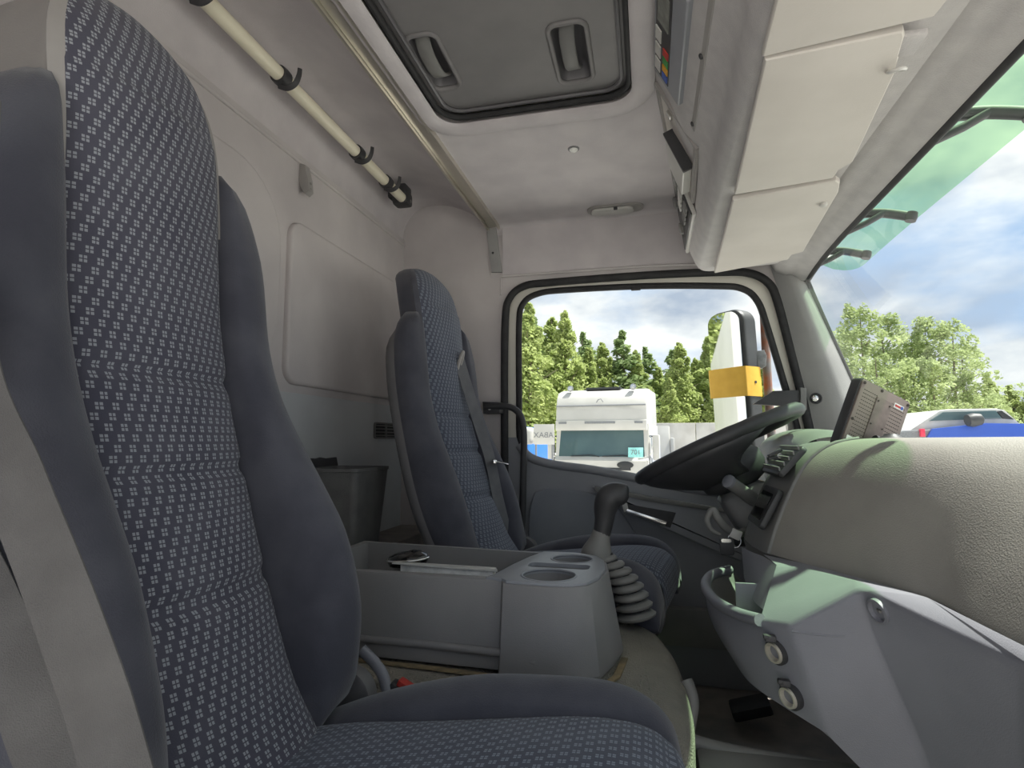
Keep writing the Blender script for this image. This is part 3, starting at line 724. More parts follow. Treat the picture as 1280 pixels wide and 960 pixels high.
# ================================================================== engine tunnel and centre console
ZT = .425
tn = empty('engine_tunnel', (-.4, 1.1, 0), 'grey grained vinyl engine cover carrying the console tray', 'engine cover')
TP = [(-.80, .864), (-.80, 1.345), (-.10, 1.350), (-.04, 1.358), (.0, 1.345), (.03, 1.30), (.052, 1.20), (.062, 1.08), (.060, .96), (.045, .895), (.01, .868), (-.05, .863)]
TPs = [(p.x, p.y) for p in spline(TP, 6, True)]
TPs = TP[:2]+[(p.x, p.y) for p in spline(TP[2:], 5)]
rows = []
ctr_ = (-.40, 1.12)
def shrink(poly, d):
    out = []
    n = len(poly)
    for i in range(n):
        a, b = poly[i-1], poly[(i+1) % n]; tx, ty = b[0]-a[0], b[1]-a[1]; l = math.hypot(tx, ty)
        out.append((poly[i][0]-(-ty/l)*-d*-1 if False else poly[i][0]+(ty/l)*d, poly[i][1]-(tx/l)*d))
    return out
for d, z in ((.0, .0), (.0, .30), (.0, ZT-.035), (.006, ZT-.018), (.018, ZT-.006), (.035, ZT), (.05, ZT+.001)):
    rows.append([(x, y, z-(.02*max(0, x+.06)/.1 if z > .3 else 0)) for x, y in shrink(TPs, d)])
link('cover', grid_mesh(rows, True, False, True), 'tunnel_vinyl', tn, auto=60)
# low forward part of the tunnel with its raised lip
box2('front_cover', (.066, .96, .0), (.70, 1.065, .312), 'dark_plastic', tn, .01)
tube('lip', spline([tuple(at(858, 850, Y=1.115)), tuple(at(866, 876, Y=1.10)), tuple(at(862, 905, Y=1.08)), tuple(at(860, 922, Y=1.06)), tuple(at(885, 932, Y=1.06)), tuple(at(940, 944, Y=1.06)), tuple(at(1010, 955, Y=1.06)), tuple(at(1120, 975, Y=1.06))], 5), .011, 'dark_plastic', tn, 10)

# console tray
CZ0, CZ1 = .432, .578
cs = empty('console_tray', (-.4, 1.17, CZ0), 'dark grey plastic console tray with two cup holders between the seats', 'console')
def cs_out(k):
    """outline at height fraction k (0 foot, 1 rim)"""
    fl_ = .022*(1-k)
    return [(-.70, 1.315+.2*fl_), (-.70, 1.012-fl_), (-.262, 1.004-fl_), (-.254, .985-fl_*1.2), (-.17, .979-fl_*1.4), (-.132+fl_*.4, .985-fl_*1.2), (-.104+fl_*.8, 1.006-fl_), (-.088+fl_, 1.05), (-.080+fl_*1.2, 1.12), (-.088+fl_, 1.20), (-.108+fl_*.6, 1.245), (-.16, 1.272)]
body_rows = []
for k, gx in ((0, .004), (.04, 0), (.35, 0), (.97, 0), (1.0, .004)):
    z = CZ0+(CZ1-CZ0)*k
    pts = cs_out(k)
    c = (-.38, 1.14)
    body_rows.append([(x+(c[0]-x)*gx*1.5, y+(c[1]-y)*gx*4, z) for x, y in pts])
body = link('tray_body', grid_mesh(body_rows, True, True, True), 'console_plastic', cs, auto=30)
cav = prism('cav', [(-.68, 1.030), (-.68, 1.298), (-.244, 1.264), (-.256, 1.20), (-.273, 1.12), (-.286, 1.030)], (0, 0, CZ0+.022), (1, 0, 0), (0, 1, 0), (0, 0, 1), .30, 'console_plastic')
CUPS = (((-.183, 1.045), .050), ((-.160, 1.197), .043))
def disc(c, r, n=24, ky=1.0): return [(c[0]+r*math.cos(2*math.pi*i/n), c[1]+ky*r*math.sin(2*math.pi*i/n)) for i in range(n)]
cutl = [cav]
for c, r in CUPS: cutl.append(prism('cup', disc(c, r), (0, 0, CZ0+.05), (1, 0, 0), (0, 1, 0), (0, 0, 1), .3, 'console_plastic'))
cutl.append(prism('slot', rrect(-.238, -.115, 1.103, 1.147, .012), (0, 0, CZ0+.06), (1, 0, 0), (0, 1, 0), (0, 0, 1), .3, 'console_plastic'))
cut(body, cutl)
# foot moulding along the near side
tube('foot_moulding', [(-.70, .988, CZ0+.030), (-.40, .986, CZ0+.031), (-.25, .976, CZ0+.032), (-.19, .962, CZ0+.026)], .007, 'console_plastic', cs, 8)
link('dust_line', sweep([(-.70, .983, ZT+.002), (-.40, .978, ZT+.002), (-.26, .970, ZT+.002), (-.17, .944, ZT+.002), (-.12, .952, ZT+.001), (-.085, .975, ZT-.002), (-.062, 1.03, ZT-.003), (-.052, 1.12, ZT-.004)], rect_prof(.012, .003), False, (0, 0, 1)), 'dust', tn, auto=30)
po = [(-.232, 1.262), (-.252, 1.20), (-.269, 1.12), (-.283, 1.03), (-.292, 1.008), (-.262, 1.004), (-.25, .990), (-.17, .984), (-.135, .990), (-.109, 1.010), (-.093, 1.052), (-.086, 1.12), (-.094, 1.198), (-.113, 1.240), (-.16, 1.266)]
plate = prism('cup_plate', po, (0, 0, CZ1-.002), (1, 0, 0), (0, 1, 0), (0, 0, 1), .007, 'plate_plastic', cs, .002)
cutl = [prism('cup', disc(c, r-.001), (0, 0, CZ0+.05), (1, 0, 0), (0, 1, 0), (0, 0, 1), .3, 'plate_plastic') for c, r in CUPS]
cutl.append(prism('slot', rrect(-.237, -.116, 1.104, 1.146, .012), (0, 0, CZ0+.06), (1, 0, 0), (0, 1, 0), (0, 0, 1), .3, 'plate_plastic'))
cut(plate, cutl)
for c, r in CUPS:
    link('cup_rim', sweep([(x, y, CZ1+.004) for x, y in disc(c, r, 32)], circle(.0028, 6), True, (0, 0, 1)), 'plate_plastic', cs, auto=0)
    box('cup_grit', (c[0]+.005, c[1], CZ0+.052), (.045, .04, .004), 'dust', cs, .001)
# contents of the tray
ph = empty('sunglasses_case', at(510, 698, Z=.56), 'small glossy black case lying in the console tray', 'case')
p = at(510, 700, Y=1.16)
rows = []
for k, z in ((.55, -.012), (.9, -.010), (1, 0), (.93, .010), (.6, .017), (.2, .019)):
    rows.append([(p.x+.046*k*math.cos(a), p.y+.034*k*math.sin(a), p.z+z+.004*math.cos(a)) for a in [i*math.pi/10 for i in range(20)]])
m_gl = mat('gloss_black', (20, 20, 22), .12, (28, 28, 30), 8, coat=.5)
link('shell', grid_mesh(rows, True, True, True), 'gloss_black', ph, auto=60)
link('chrome_band', sweep([(p.x+.046*math.cos(a), p.y+.034*math.sin(a), p.z+.003+.004*math.cos(a)) for a in [i*math.pi/14 for i in range(28)]], circle(.0025, 6), True, (0, 0, 1)), 'chrome', ph, auto=0)
lathe('button', [(.012, 0), (.011, .003), (.001, .004)], (p.x+.012, p.y, p.z+.017), (0, 0, 1), 'dark_plastic', ph, 16)
box('rest_block', (p.x, p.y, (CZ0+.022+p.z-.012)/2), (.05, .04, p.z-.012-CZ0-.022), 'dark_plastic', ph, .003)
q0, q1, q2, q3 = at(490, 703, Y=1.075), at(622, 713, Y=1.085), at(620, 709, Y=1.13), at(500, 702, Y=1.12)
doc = empty('document_folder', (q0+q1)/2-Vector((0, 0, .05)), 'thin white folder standing in the console tray', 'folder')
th = Vector((0, 0, -.003))
link('cover', pydata([q0, q1, q2, q3]+[q+th for q in (q0, q1, q2, q3)], [(0, 1, 2, 3), (7, 6, 5, 4), (0, 4, 5, 1), (1, 5, 6, 2), (2, 6, 7, 3), (3, 7, 4, 0)]), 'silver', doc)
box('sheets', ((q0+q1)/2+Vector((0, .022, -.045))), ((q1-q0).length*.9, .02, .08), 'paper', doc, .001, Matrix.Rotation(.0, 3, 'Z'))

# ================================================================== gear lever
gl = empty('gear_lever', (-.03, 1.375, ZT-.02), 'black gear lever with ribbed rubber boot beside the console', 'gear lever')
YG = 1.325
k1 = at(768, 622, Y=YG); k2 = at(758, 648, Y=YG); k3 = at(749, 672, Y=YG); k4 = at(746, 690, Y=YG)
link('knob', sweep(spline([at(786, 617, Y=YG), at(778, 617, Y=YG), at(764, 620, Y=YG), at(757, 634, Y=YG), at(755, 652, Y=YG), at(752, 668, Y=YG)], 5), circle(1, 14), False, (0, 1, 0), True, [lerp_tab([(0, .010), (2, .019), (6, .026), (11, .030), (15, .027), (19, .022), (25, .0195)], i) for i in range(26)]), 'black_plastic', gl, auto=60)
link('collar', sweep(spline([at(752, 664, Y=YG), at(750, 674, Y=YG), at(747, 688, Y=YG), at(745, 697, Y=YG)], 5), circle(1, 16), False, (0, 1, 0), True, [lerp_tab([(0, .020), (5, .023), (10, .034), (14, .036), (15, .033)], i) for i in range(16)]), 'dark_plastic', gl, auto=60)
ba, bb = at(752, 695, Y=YG), at(797, 776, Y=1.30)
nr = 8
tube('boot_core', [ba, ba.lerp(bb, .5)+Vector((.010, 0, .010)), bb], .024, 'rubber', gl, 12)
for i in range(nr):
    s = (i+.5)/nr; c = ba.lerp(bb, s)+Vector((.014, 0, .010))*math.sin(s*math.pi); ax = (bb-ba).normalized(); r = .027+.018*s
    ax = (Vector((0, 0, -1))*.75+ax*.5).normalized()
    lathe('boot_ring', [(r*.62, -.0085), (r*.86, -.0065), (r, -.001), (r*.97, .0035), (r*.75, .0075), (r*.6, .0085)], c, ax, 'dark_plastic', gl, 20, 60)

# ================================================================== bin behind the driver seat
bn = empty('waste_bin', (-.80, 1.50, .50), 'black plastic waste bin behind the driver seat', 'bin')
cx, cy = -.845, 1.475
rows = []
for k, z in ((.78, .502), (1.0, .742), (1.03, .744), (1.03, .752), (.98, .752), (.95, .742), (.75, .52)):
    rows.append([(cx+(x)*k, cy+(y)*k, z) for x, y in rrect(-.085, .085, -.10, .10, .02, 4)])
link('tub', grid_mesh(rows, True, True, True), 'bin_plastic', bn, auto=40)
prism('flap', [(-.085, .752), (-.08, .775), (-.06, .779), (-.03, .777), (-.01, .780), (.02, .776), (.075, .778), (.085, .752)], (cx-.088, cy, 0), (0, 1, 0), (0, 0, 1), (1, 0, 0), .008, 'black_plastic', bn, .002)

# ================================================================== B pillar grab handle
gh = empty('grab_handle', (-.46, 2.06, .4), 'black tubular grab handle at the rear edge of the door opening', 'grab handle')
Yh = 2.03
pts = [at(607, 509, Y=Yh), at(622, 508, Y=Yh), at(638, 509, Y=Yh), at(649, 517, Y=Yh), at(654, 533, Y=Yh), at(655, 560, Y=Yh), at(654, 600, Y=Yh), at(653, 640, Y=Yh), at(651, 690, Y=Yh), at(650, 740, Y=Yh)]
tube('tube', spline(pts, 5), .0125, 'black_plastic', gh, 12)
q = [at(603, 502, Y=Yh), at(625, 503, Y=Yh), at(625, 516, Y=Yh), at(604, 517, Y=Yh)]
fb = prism('mounting_plate', dz(q), (0, Yh-.004, 0), (1, 0, 0), (0, 0, 1), (0, 1, 0), .075, 'black_plastic', gh, .006)
p = at(612, 510, Y=Yh-.004); lathe('bolt', [(.008, 0), (.008, .003), (.003, .005)], p, (0, -1, 0), 'silver', fb, 12)
# ================================================================== dashboard
da = empty('dashboard', (.5, 1.05, .0), 'broad grey grained dashboard with moulded lower panel', 'dashboard')
# lower edge of the padded top: X as a function of Y
PB = [(-.02, .41), (.3, .405), (.6, .392), (.73, .384), (.82, .381), (.926, .374), (1.06, .306), (1.13, .262), (1.21, .222), (1.30, .205), (1.42, .205)]
PROFD = [(0, .610), (.006, .630), (.018, .665), (.034, .705), (.052, .745), (.074, .782), (.100, .808), (.130, .824), (.17, .832), (.22, .834)]
rows = []
for i in range(49):
    y = -.02+(1.205+.02)*i/48; xb = lerp_tab(PB, y); r = []
    lift = .006*(1-min(1, max(0, y)/1.2))
    pr = spline(PROFD, 3)
    for p in pr: r.append((xb+p.x*(1.0+.75*max(0, min(1, (1.02-y)/.2))), y, p.y+lift*(p.y-.61)/.22))
    xe = r[-1][0]
    for s in (.35, .7, 1.0): r.append((xe+(.77-xe)*s, y, .834+lift-.004*s))
    rows.append(r)
link('padded_top', grid_mesh(rows), 'pad_leather', da, auto=60)
# centre stack strip facing the driver
rows = []
for y in (1.2055, 1.212, 1.24, 1.30, 1.36, 1.405, 1.415):
    xb = lerp_tab(PB, y)+(.004 if 1.207 < y < 1.41 else .012)
    rows.append([(xb+p.x*1.02, y, p.y-.004) for p in spline(PROFD[:9], 3)]+[(.77, y, .822)])
link('stack_face', grid_mesh(rows), 'dark_plastic', da, auto=60)
xs = lambda z: lerp_tab([(p[1], p[0]) for p in PROFD], z)*1.02+.21
tube('pad_seam', [(lerp_tab(PB, 1.205)+p.x, 1.206, p.y) for p in spline(PROFD[:9], 2)], .005, 'dark_plastic', da, 8)
# side of the stack below towards the driver
link('stack_side', pydata([(.21, 1.415, .60), (.36, 1.415, .818), (.77, 1.415, .82), (.77, 1.415, .45), (.25, 1.415, .45)], [(0, 1, 2, 3, 4)]), 'dark_plastic', da)
# switch module
zs0, zs1 = .652, .716
y0, y1 = 1.225, 1.365
nrm = Vector((-.88, 0, .47)).normalized(); upd = Vector((.47, 0, .88))
def on_stack(y, z, d=0): return Vector((xs(z), y, z))+nrm*d
swm = prism('switch_frame', rrect(-.068, .068, -.044, .044, .010), on_stack(1.295, .690, -.004), (0, 1, 0), upd, nrm, .012, 'black_plastic', da, .003)
prism('switch_screen', rrect(-.050, .050, -.030, .030, .005), on_stack(1.295, .690, .0085), (0, 1, 0), upd, nrm, .002, 'screen_black', swm)
# air vent with louvres
nv = Vector((-.75, 0, .66)).normalized(); uv_ = Vector((.66, 0, .75))
vo = Vector((xs(.775), 1.305, .785))
vt = prism('vent_frame', rrect(-.085, .085, -.038, .038, .010), vo-nv*.004, (0, 1, 0), uv_, nv, .012, 'black_plastic', da, .003)
for k in range(5):
    c = vo+uv_*(-.028+.014*k)+nv*.012
    prism('louvre', [(-.078, -.004), (.078, -.004), (.078, .004), (-.078, .004)], c, (0, 1, 0), (uv_*.6+nv*.8), (uv_*.8-nv*.6), .003, 'dark_plastic', vt)
cl = empty('vent_clip', vo+nv*.015, 'small black spring clip gripping the dashboard air vent', 'clip')
c = at(966, 566, Y=1.31)
for k in range(2):
    box('jaw', c+Vector((.004, .0, -.012*k)), (.030, .02, .006), 'black_plastic', cl, .002, Matrix.Rotation(-.5+.5*k, 3, 'Y'))
lathe('pivot', [(.006, -.012), (.006, .012)], c+Vector((.012, 0, -.006)), (0, 1, 0), 'chrome', cl, 12)
# instrument binnacle
rows = []
for y in [1.42+i*.05 for i in range(11)]:
    k = math.sin((y-1.42)/.5*math.pi)**.5 if 0 < (y-1.42)/.5 < 1 else 0
    rows.append([(p.x, y, p.y) for p in spline([(.36, .70-.02*k), (.335, .78+.02*k), (.355, .822+.022*k), (.42, .838+.022*k), (.55, .83+.01*k), (.77, .818)], 4)])
link('binnacle', grid_mesh(rows), 'dark_plastic', da, auto=60)
link('driver_dash', grid_mesh([[(x, y, z) for x, z in ((.40, .30), (.34, .50), (.34, .66), (.40, .74), (.55, .80), (.77, .815))] for y in (1.415, 1.6, 1.8, 2.0, 2.10)]), 'dark_plastic', da, auto=40)
# lower panel, left part: storage pocket wrapped round the stack
lip = [at(912, 712, Y=1.40), at(890, 719, Y=1.345), at(882, 732, Y=1.27), at(894, 751, Y=1.18), at(920, 766, Y=1.09), at(950, 775, Y=1.02)]
bot = [at(912, 780, Y=1.40), at(900, 790, Y=1.33), at(905, 803, Y=1.26), at(914, 820, Y=1.17), at(937, 853, Y=1.09), at(985, 887, Y=1.01)]
LS, BS = spline(lip, 6), spline(bot, 6)
rows = rows_pk = [[LS[i].lerp(BS[i], k) + Vector((-.012, -.010, 0))*math.sin(k*math.pi)*min(1, (len(LS)-1-i)/8) for i in range(len(LS))] for k in [j/6 for j in range(7)]]
pk = link('pocket_wall', grid_mesh(rows), 'grey_plastic', da, auto=60)
tube('pocket_rim', LS, .0105, 'grey_plastic', da, 10)
inner = [p+Vector((.045, .02, -.045)) for p in LS]
link('pocket_inside', grid_mesh([[p+Vector((.006, .004, -.002)) for p in LS], inner, [Vector((.27, max(p.y, 1.0), p.z-.05)) for p in LS]]), 'dark_plastic', da, auto=60)
box('pocket_divider', at(930, 742, Y=1.17)+Vector((.03, .0, -.01)), (.09, .006, .06), 'grey_plastic', da, .002)
# concave side under the stack
A = [at(927, 684, Y=1.285), at(940, 690, Y=1.245), at(955, 696, Y=1.205), at(971, 706, Y=1.13)]
B = [at(930, 722, Y=1.285), at(936, 738, Y=1.22), at(943, 752, Y=1.14), at(954, 762, Y=1.06)]
AS, BS2 = spline(A, 4), spline(B, 4)
link('stack_skirt', grid_mesh([[AS[i].lerp(BS2[i], k) for i in range(len(AS))] for k in (0, .33, .66, 1)]), 'grey_plastic', da, auto=60)
# facets of the lower panel
V = [at(971, 706, Y=1.13), at(1000, 706, Y=1.115), at(1074, 727, Y=1.0), at(954, 762, Y=1.06), at(950, 775, Y=1.02), at(984, 782, Y=.975), at(1074, 733, Y=.955),
     at(1085, 789, Y=.952), at(1145, 920, Y=.955), at(1170, 985, Y=.955), at(1032, 916, Y=.975), at(985, 887, Y=1.01), at(1100, 985, Y=.96),
     at(1280, 838, Y=.735), at(1400, 905, Y=.56), at(1280, 975, Y=.80), at(1420, 1060, Y=.64),
     Vector((.215, 1.215, .606)), Vector((.300, 1.06, .612)), Vector((.372, .926, .612)), Vector((.384, .73, .612)), Vector((.395, .5, .612)), Vector((.41, 0, .612)), Vector((.40, .0, .575)), Vector((.43, .0, .40))]
F = [(17, 18, 2, 1, 0), (0, 1, 2, 6, 5, 4, 3), (5, 6, 7, 8, 9, 12, 10), (4, 5, 10, 11), (18, 19, 6, 2), (19, 20, 13, 6), (20, 21, 14, 13), (21, 22, 23, 14), (6, 13, 15, 9, 8, 7), (13, 14, 16, 15), (14, 23, 24, 16)]
lp = link('lower_panel', pydata(V, F), 'grey_plastic', da, auto=0)
md = lp.modifiers.new('bev', 'BEVEL'); md.width = .009; md.segments = 3; md.limit_method = 'ANGLE'; md.angle_limit = math.radians(18)
# underside and front closing so that the panel has depth
link('lower_back', pydata([V[11], V[10], V[12], V[9], V[15], V[16], V[24], Vector((.60, 0, .35)), Vector((.60, .8, .35)), Vector((.55, 1.1, .35)), bot[0]+Vector((.2, 0, 0)), bot[1], bot[3]], [(0, 1, 9, 10), (1, 2, 3, 8, 9), (3, 4, 5, 8), (5, 6, 7, 8), (0, 10, 11, 12)]), 'dark_plastic', da)
# moulded line, sockets and cap sit on the panel surface itself
from mathutils.bvhtree import BVHTree
bvh = BVHTree.FromPolygons([tuple(v) for v in V]+[tuple(p) for r in rows_pk for p in r], [tuple(f) for f in F]+[(len(V)+i*len(LS)+j, len(V)+i*len(LS)+j+1, len(V)+(i+1)*len(LS)+j+1, len(V)+(i+1)*len(LS)+j) for i in range(6) for j in range(len(LS)-1)])
def on_panel(u, v):
    d = (FWD+RGT*((u-640)/FPX)+UPV*(-(v-480)/FPX)).normalized(); loc, nn, i, dist = bvh.ray_cast(CAM, d)
    return loc, (nn if nn.dot(CAM-loc) > 0 else -nn)
tube('face_line', [on_panel(u, v)[0] for u, v in ((990, 789), (1005, 791), (1020, 793), (1040, 795), (1056, 795))], .0018, 'grey_plastic', da, 6)
# power sockets
for u, v in ((970, 815), (988, 871)):
    p, fn = on_panel(u, v)
    so_ = lathe('power_socket', [(.0155, -.004), (.0165, .003), (.0155, .008), (.0125, .008), (.0115, -.004), (.001, -.006)], p, fn+Vector((-.25, 0, 0)), 'socket_metal', da, 24)
    lathe('collar', [(.020, -.006), (.020, .002), (.0165, .004), (.0160, -.004)], p, fn+Vector((-.25, 0, 0)), 'black_plastic', so_, 24)
    up_ = UPV-fn*UPV.dot(fn)
    bm = bmesh.new(); box_bm(bm, p+up_*.024-RGT*.006+fn*.002, (.016, .012, .010), .002); box_bm(bm, p+up_*.027-RGT*.012+fn*.003, (.008, .01, .007), .002)
    link('cap_hinge', bm_mesh(bm), 'black_plastic', so_)
# recessed screw cap
p, nf = on_panel(1098, 764)
sc_ = lathe('screw_cap', [(.0175, -.004), (.018, .002), (.0145, .003), (.013, -.003), (.001, -.004)], p+nf*.001, nf, 'grey_plastic', da, 24)
box('screw_slot', p-nf*.001, (.004, .010, .004), 'dark_plastic', sc_, .001)

# ================================================================== steering wheel and column
WC = at(896, 557, Y=1.56); n = Vector((-.41, .115, .91)).normalized()
e1 = Vector((.41, 0, .19)); e1 = (e1-n*e1.dot(n)).normalized(); e2 = n.cross(e1)
sw = empty('steering_wheel', WC-n*.1, 'black dished steering wheel with broad lower spokes seen edge on', 'steering wheel')
RW = .213
def wp(a, r, h): return WC+e1*(r*math.cos(a))+e2*(r*math.sin(a))+n*h
NB = 96
rad = []
for i in range(NB):
    a = 2*math.pi*i/NB; k = 1
    if math.cos(a) > .05: k += .035*math.sin(i*1.15)
    rad.append(k)
link('rim', sweep([wp(2*math.pi*i/NB, RW, 0) for i in range(NB)], circle(.0185, 12, .0165), True, tuple(n), True, rad), 'black_plastic', sw, auto=0)
# dished spoke body over the driver-side half
rows = []
for side in (1,):
    for i in range(41):
        a = math.pi-math.radians(118)+math.radians(236)*i/40
        edge = min(i, 40-i)/40
        r = []
        for k in range(9):
            s = k/8
            rr = RW-.004-(RW-.075)*s
            h = -.006-.078*(s**.75)
            aa = math.pi+(a-math.pi)*(1-.18*math.sin(s*math.pi))
            r.append(wp(aa, rr, h))
        rows.append(r)
bm_rows = rows
top = link('spokes', grid_mesh(bm_rows), 'black_plastic', sw, auto=0)
md = top.modifiers.new('thick', 'SOLIDIFY'); md.thickness = .022; md.offset = 1 if False else 0
lathe('hub', [(.03, -.022), (.07, -.026), (.088, -.045), (.09, -.075), (.078, -.105), (.05, -.118), (.02, -.12)], WC, n, 'black_plastic', sw, 28, 60)
link('thumb_pad', sweep([wp(math.radians(-112)+.13*math.cos(t), .150+.018*math.sin(t), -.046+.006*math.sin(t)) for t in [i*math.pi/12 for i in range(24)]], circle(.0022, 6), True), 'dark_plastic', sw, auto=0)
co = empty('steering_column', (.32, 1.56, .5), 'black steering column shroud behind the wheel', 'steering column')
rows = []
ca = WC-n*.115; cb = Vector((.36, 1.56, .52))
for s, w, h in ((0, .055, .045), (.06, .07, .062), (.4, .078, .07), (1, .075, .07)):
    c = ca.lerp(cb, s); rows.append([c+Vector((0, 1, 0))*x+e1*y for x, y in rrect(-w, w, -h, h, .03, 4)])
link('shroud', grid_mesh(rows, True, True, True), 'dark_plastic', co, auto=50)
a_, b_ = at(911, 602, Y=1.42), at(955, 634, Y=1.50)
tube('wiper_stalk', [a_, a_.lerp(b_, .1), a_.lerp(b_, .7), b_], .0155, 'dark_plastic', co, 14, radii=[.85, 1, 1.05, .9])
lathe('stalk_cap', [(.0165, -.004), (.0165, .004), (.012, .007), (.001, .008)], a_, (a_-b_), 'grey_plastic', co, 16)
ig = lathe('ignition_lock', [(.020, -.05), (.020, 0), (.016, .006), (.001, .006)], at(921, 672, Y=1.45), (-.8, -.55, .1), 'black_plastic', co, 18)
pth = spline([at(931, 664, Y=1.46), at(921, 667, Y=1.42), at(906, 658, Y=1.40), at(896, 645, Y=1.39), at(892, 637, Y=1.39), at(887, 641, Y=1.39), at(884, 650, Y=1.39), at(889, 662, Y=1.39), at(900, 668, Y=1.395)], 4)
link('retarder_lever', sweep(pth, circle(.0075, 10), False, None, True, [lerp_tab([(0, 1.3), (8, 1.3), (16, 1.1), (32, .6)], i) for i in range(len(pth))]), 'dark_plastic', co, auto=60)
ky = empty('ignition_keys', at(908, 684, Y=1.38), 'bunch of keys with a black fob hanging from the ignition lock', 'keys')
c = at(918, 672, Y=1.40)
link('ring', sweep([c+Vector((.014*math.cos(t), .004*math.sin(t), .016*math.sin(t)-.006)) for t in [i*math.pi/8 for i in range(16)]], circle(.0014, 6), True), 'chrome', ky, auto=0)
box('key_head', at(920, 668, Y=1.40), (.024, .006, .022), 'silver', ky, .003, Matrix.Rotation(.4, 3, 'Y'))
fb_ = prism('fob', rrect(-.015, .015, -.022, .016, .006), at(909, 682, Y=1.38), (1, 0, 0), (0, 0, 1), (0, 1, 0), .010, 'black_plastic', ky, .002)
prism('fob_plate', rrect(-.011, .011, -.004, .004, .003), at(908, 676, Y=1.378), (1, 0, 0), (0, 0, 1), (0, 1, 0), .003, 'chrome', fb_)

# ================================================================== monitor on the dashboard
TL, TR, BL = at(1079, 473, Y=1.24), at(1140, 494, Y=1.295), at(1041, 549, Y=1.215)
r_ = (TR-TL); wM = r_.length; r_.normalize(); u_ = (TL-BL); hM = u_.length; u_.normalize(); dd = r_.dot(u_); r_, u_ = (r_-u_*dd*.5).normalized(), (u_-r_*dd*.5).normalized(); z_ = r_.cross(u_)
cM = TL+r_*wM/2-u_*hM/2
if z_.dot(CAM-cM) < 0: z_ = -z_
mo = empty('rear_view_monitor', cM-u_*hM/2, 'small monitor on the dashboard seen from its slotted brown back', 'monitor')
prism('housing', rrect(-wM/2-.003, wM/2+.003, -hM/2-.003, hM/2+.003, .008), cM-z_*.026, r_, u_, z_, .024, 'black_plastic', mo, .004)
bkp = prism('back_cover', rrect(-wM/2, wM/2, -hM/2, hM/2, .006), cM-z_*.004, r_, u_, z_, .006, 'monitor_back', mo, .002)
prism('display_glass', rrect(-wM/2+.006, wM/2-.006, -hM/2+.006, hM/2-.006, .004), cM-z_*.0275, r_, u_, z_, .002, 'screen_black', mo)
prism('mount_plate', rrect(-wM*.16, wM*.16, -hM*.36, hM*.36, .003), cM+z_*.0015, r_, u_, z_, .0025, 'monitor_mid', mo, .001)
bm = bmesh.new()
for sx in (-1, 1):
    for i in range(15):
        for j in range(7):
            c = cM+r_*(sx*wM*.29+(j-3)*wM*.042)+u_*(hM*(.36-i*.052))+z_*.0022
            vs = [bm.verts.new(c+r_*a+u_*b) for a, b in ((-.0018, -.0008), (.0018, -.0008), (.0018, .0008), (-.0018, .0008))]; bm.faces.new(vs)
o = link('vent_slots', bm_mesh(bm), 'slot', bkp, smooth=False); tag(o, kind='stuff')
for a, b in ((-.46, .45), (.46, .45), (-.46, -.1), (.46, -.1), (-.1, .46), (-.46, -.42)):
    lathe('screw', [(.0032, 0), (.0032, .001), (.001, .0012)], cM+r_*wM*a+u_*hM*b+z_*.002, z_, 'slot', bkp, 10)
for a, b in ((-.12, .3), (.12, .3), (-.12, -.05), (.12, -.05)):
    lathe('plate_screw', [(.0018, 0), (.0018, .001), (.0005, .0012)], cM+r_*wM*a+u_*hM*b+z_*.004, z_, 'slot', bkp, 8)
stk = prism('rating_sticker', [(-.014, -.011), (.014, -.011), (.014, .011), (-.014, .011)], cM+r_*(-wM*.34)-u_*(hM*.42)+z_*.0022, r_, u_, z_, .0005, 'paper', bkp)
prism('label_sticker', [(-.012, -.005), (.012, -.005), (.012, .005), (-.012, .005)], cM+r_*(wM*.30)+u_*(hM*.36)+z_*.0024, r_, u_, z_, .0005, 'paper', bkp)
prism('label_print', [(-.010, -.002), (.004, -.002), (.004, .002), (-.010, .002)], cM+r_*(wM*.30)+u_*(hM*.36)+z_*.0030, r_, u_, z_, .0003, 'red_plastic', bkp)
lathe('label_disc', [(.0035, 0), (.0035, .0004)], cM+r_*(wM*.30+.0075)+u_*(hM*.36)+z_*.0030, z_, 'key_blue', bkp, 14)
for k in range(3):
    prism('sticker_print', [(-.009, -.0008), (.009-.004*k, -.0008), (.009-.004*k, .0008), (-.009, .0008)], stk.data.vertices[0].co*0+cM+r_*(-wM*.34)-u_*(hM*.42-.006+.005*k)+z_*.0028, r_, u_, z_, .0002, 'truck_grey', bkp)
# swivel foot down to the dash top
f0 = cM-u_*hM*.34+z_*.004+r_*.012; f1 = f0+z_*.035-u_*.02; f2 = Vector((f1.x+.01, f1.y, .83))
tube('swivel_arm', spline([f0, f0+z_*.022, f1, f2], 5), .011, 'black_plastic', mo, 12)
for dx in (-.012, .020):
    lathe('wing_knob', [(.008, -.006), (.009, 0), (.008, .006)], f0+z_*.012+r_*dx+u_*.012, r_, 'black_plastic', mo, 12)
lathe('foot', [(.022, 0), (.021, .004), (.014, .008), (.011, .012)], (f2.x, f2.y, .830), (0, 0, 1), 'black_plastic', mo, 20)

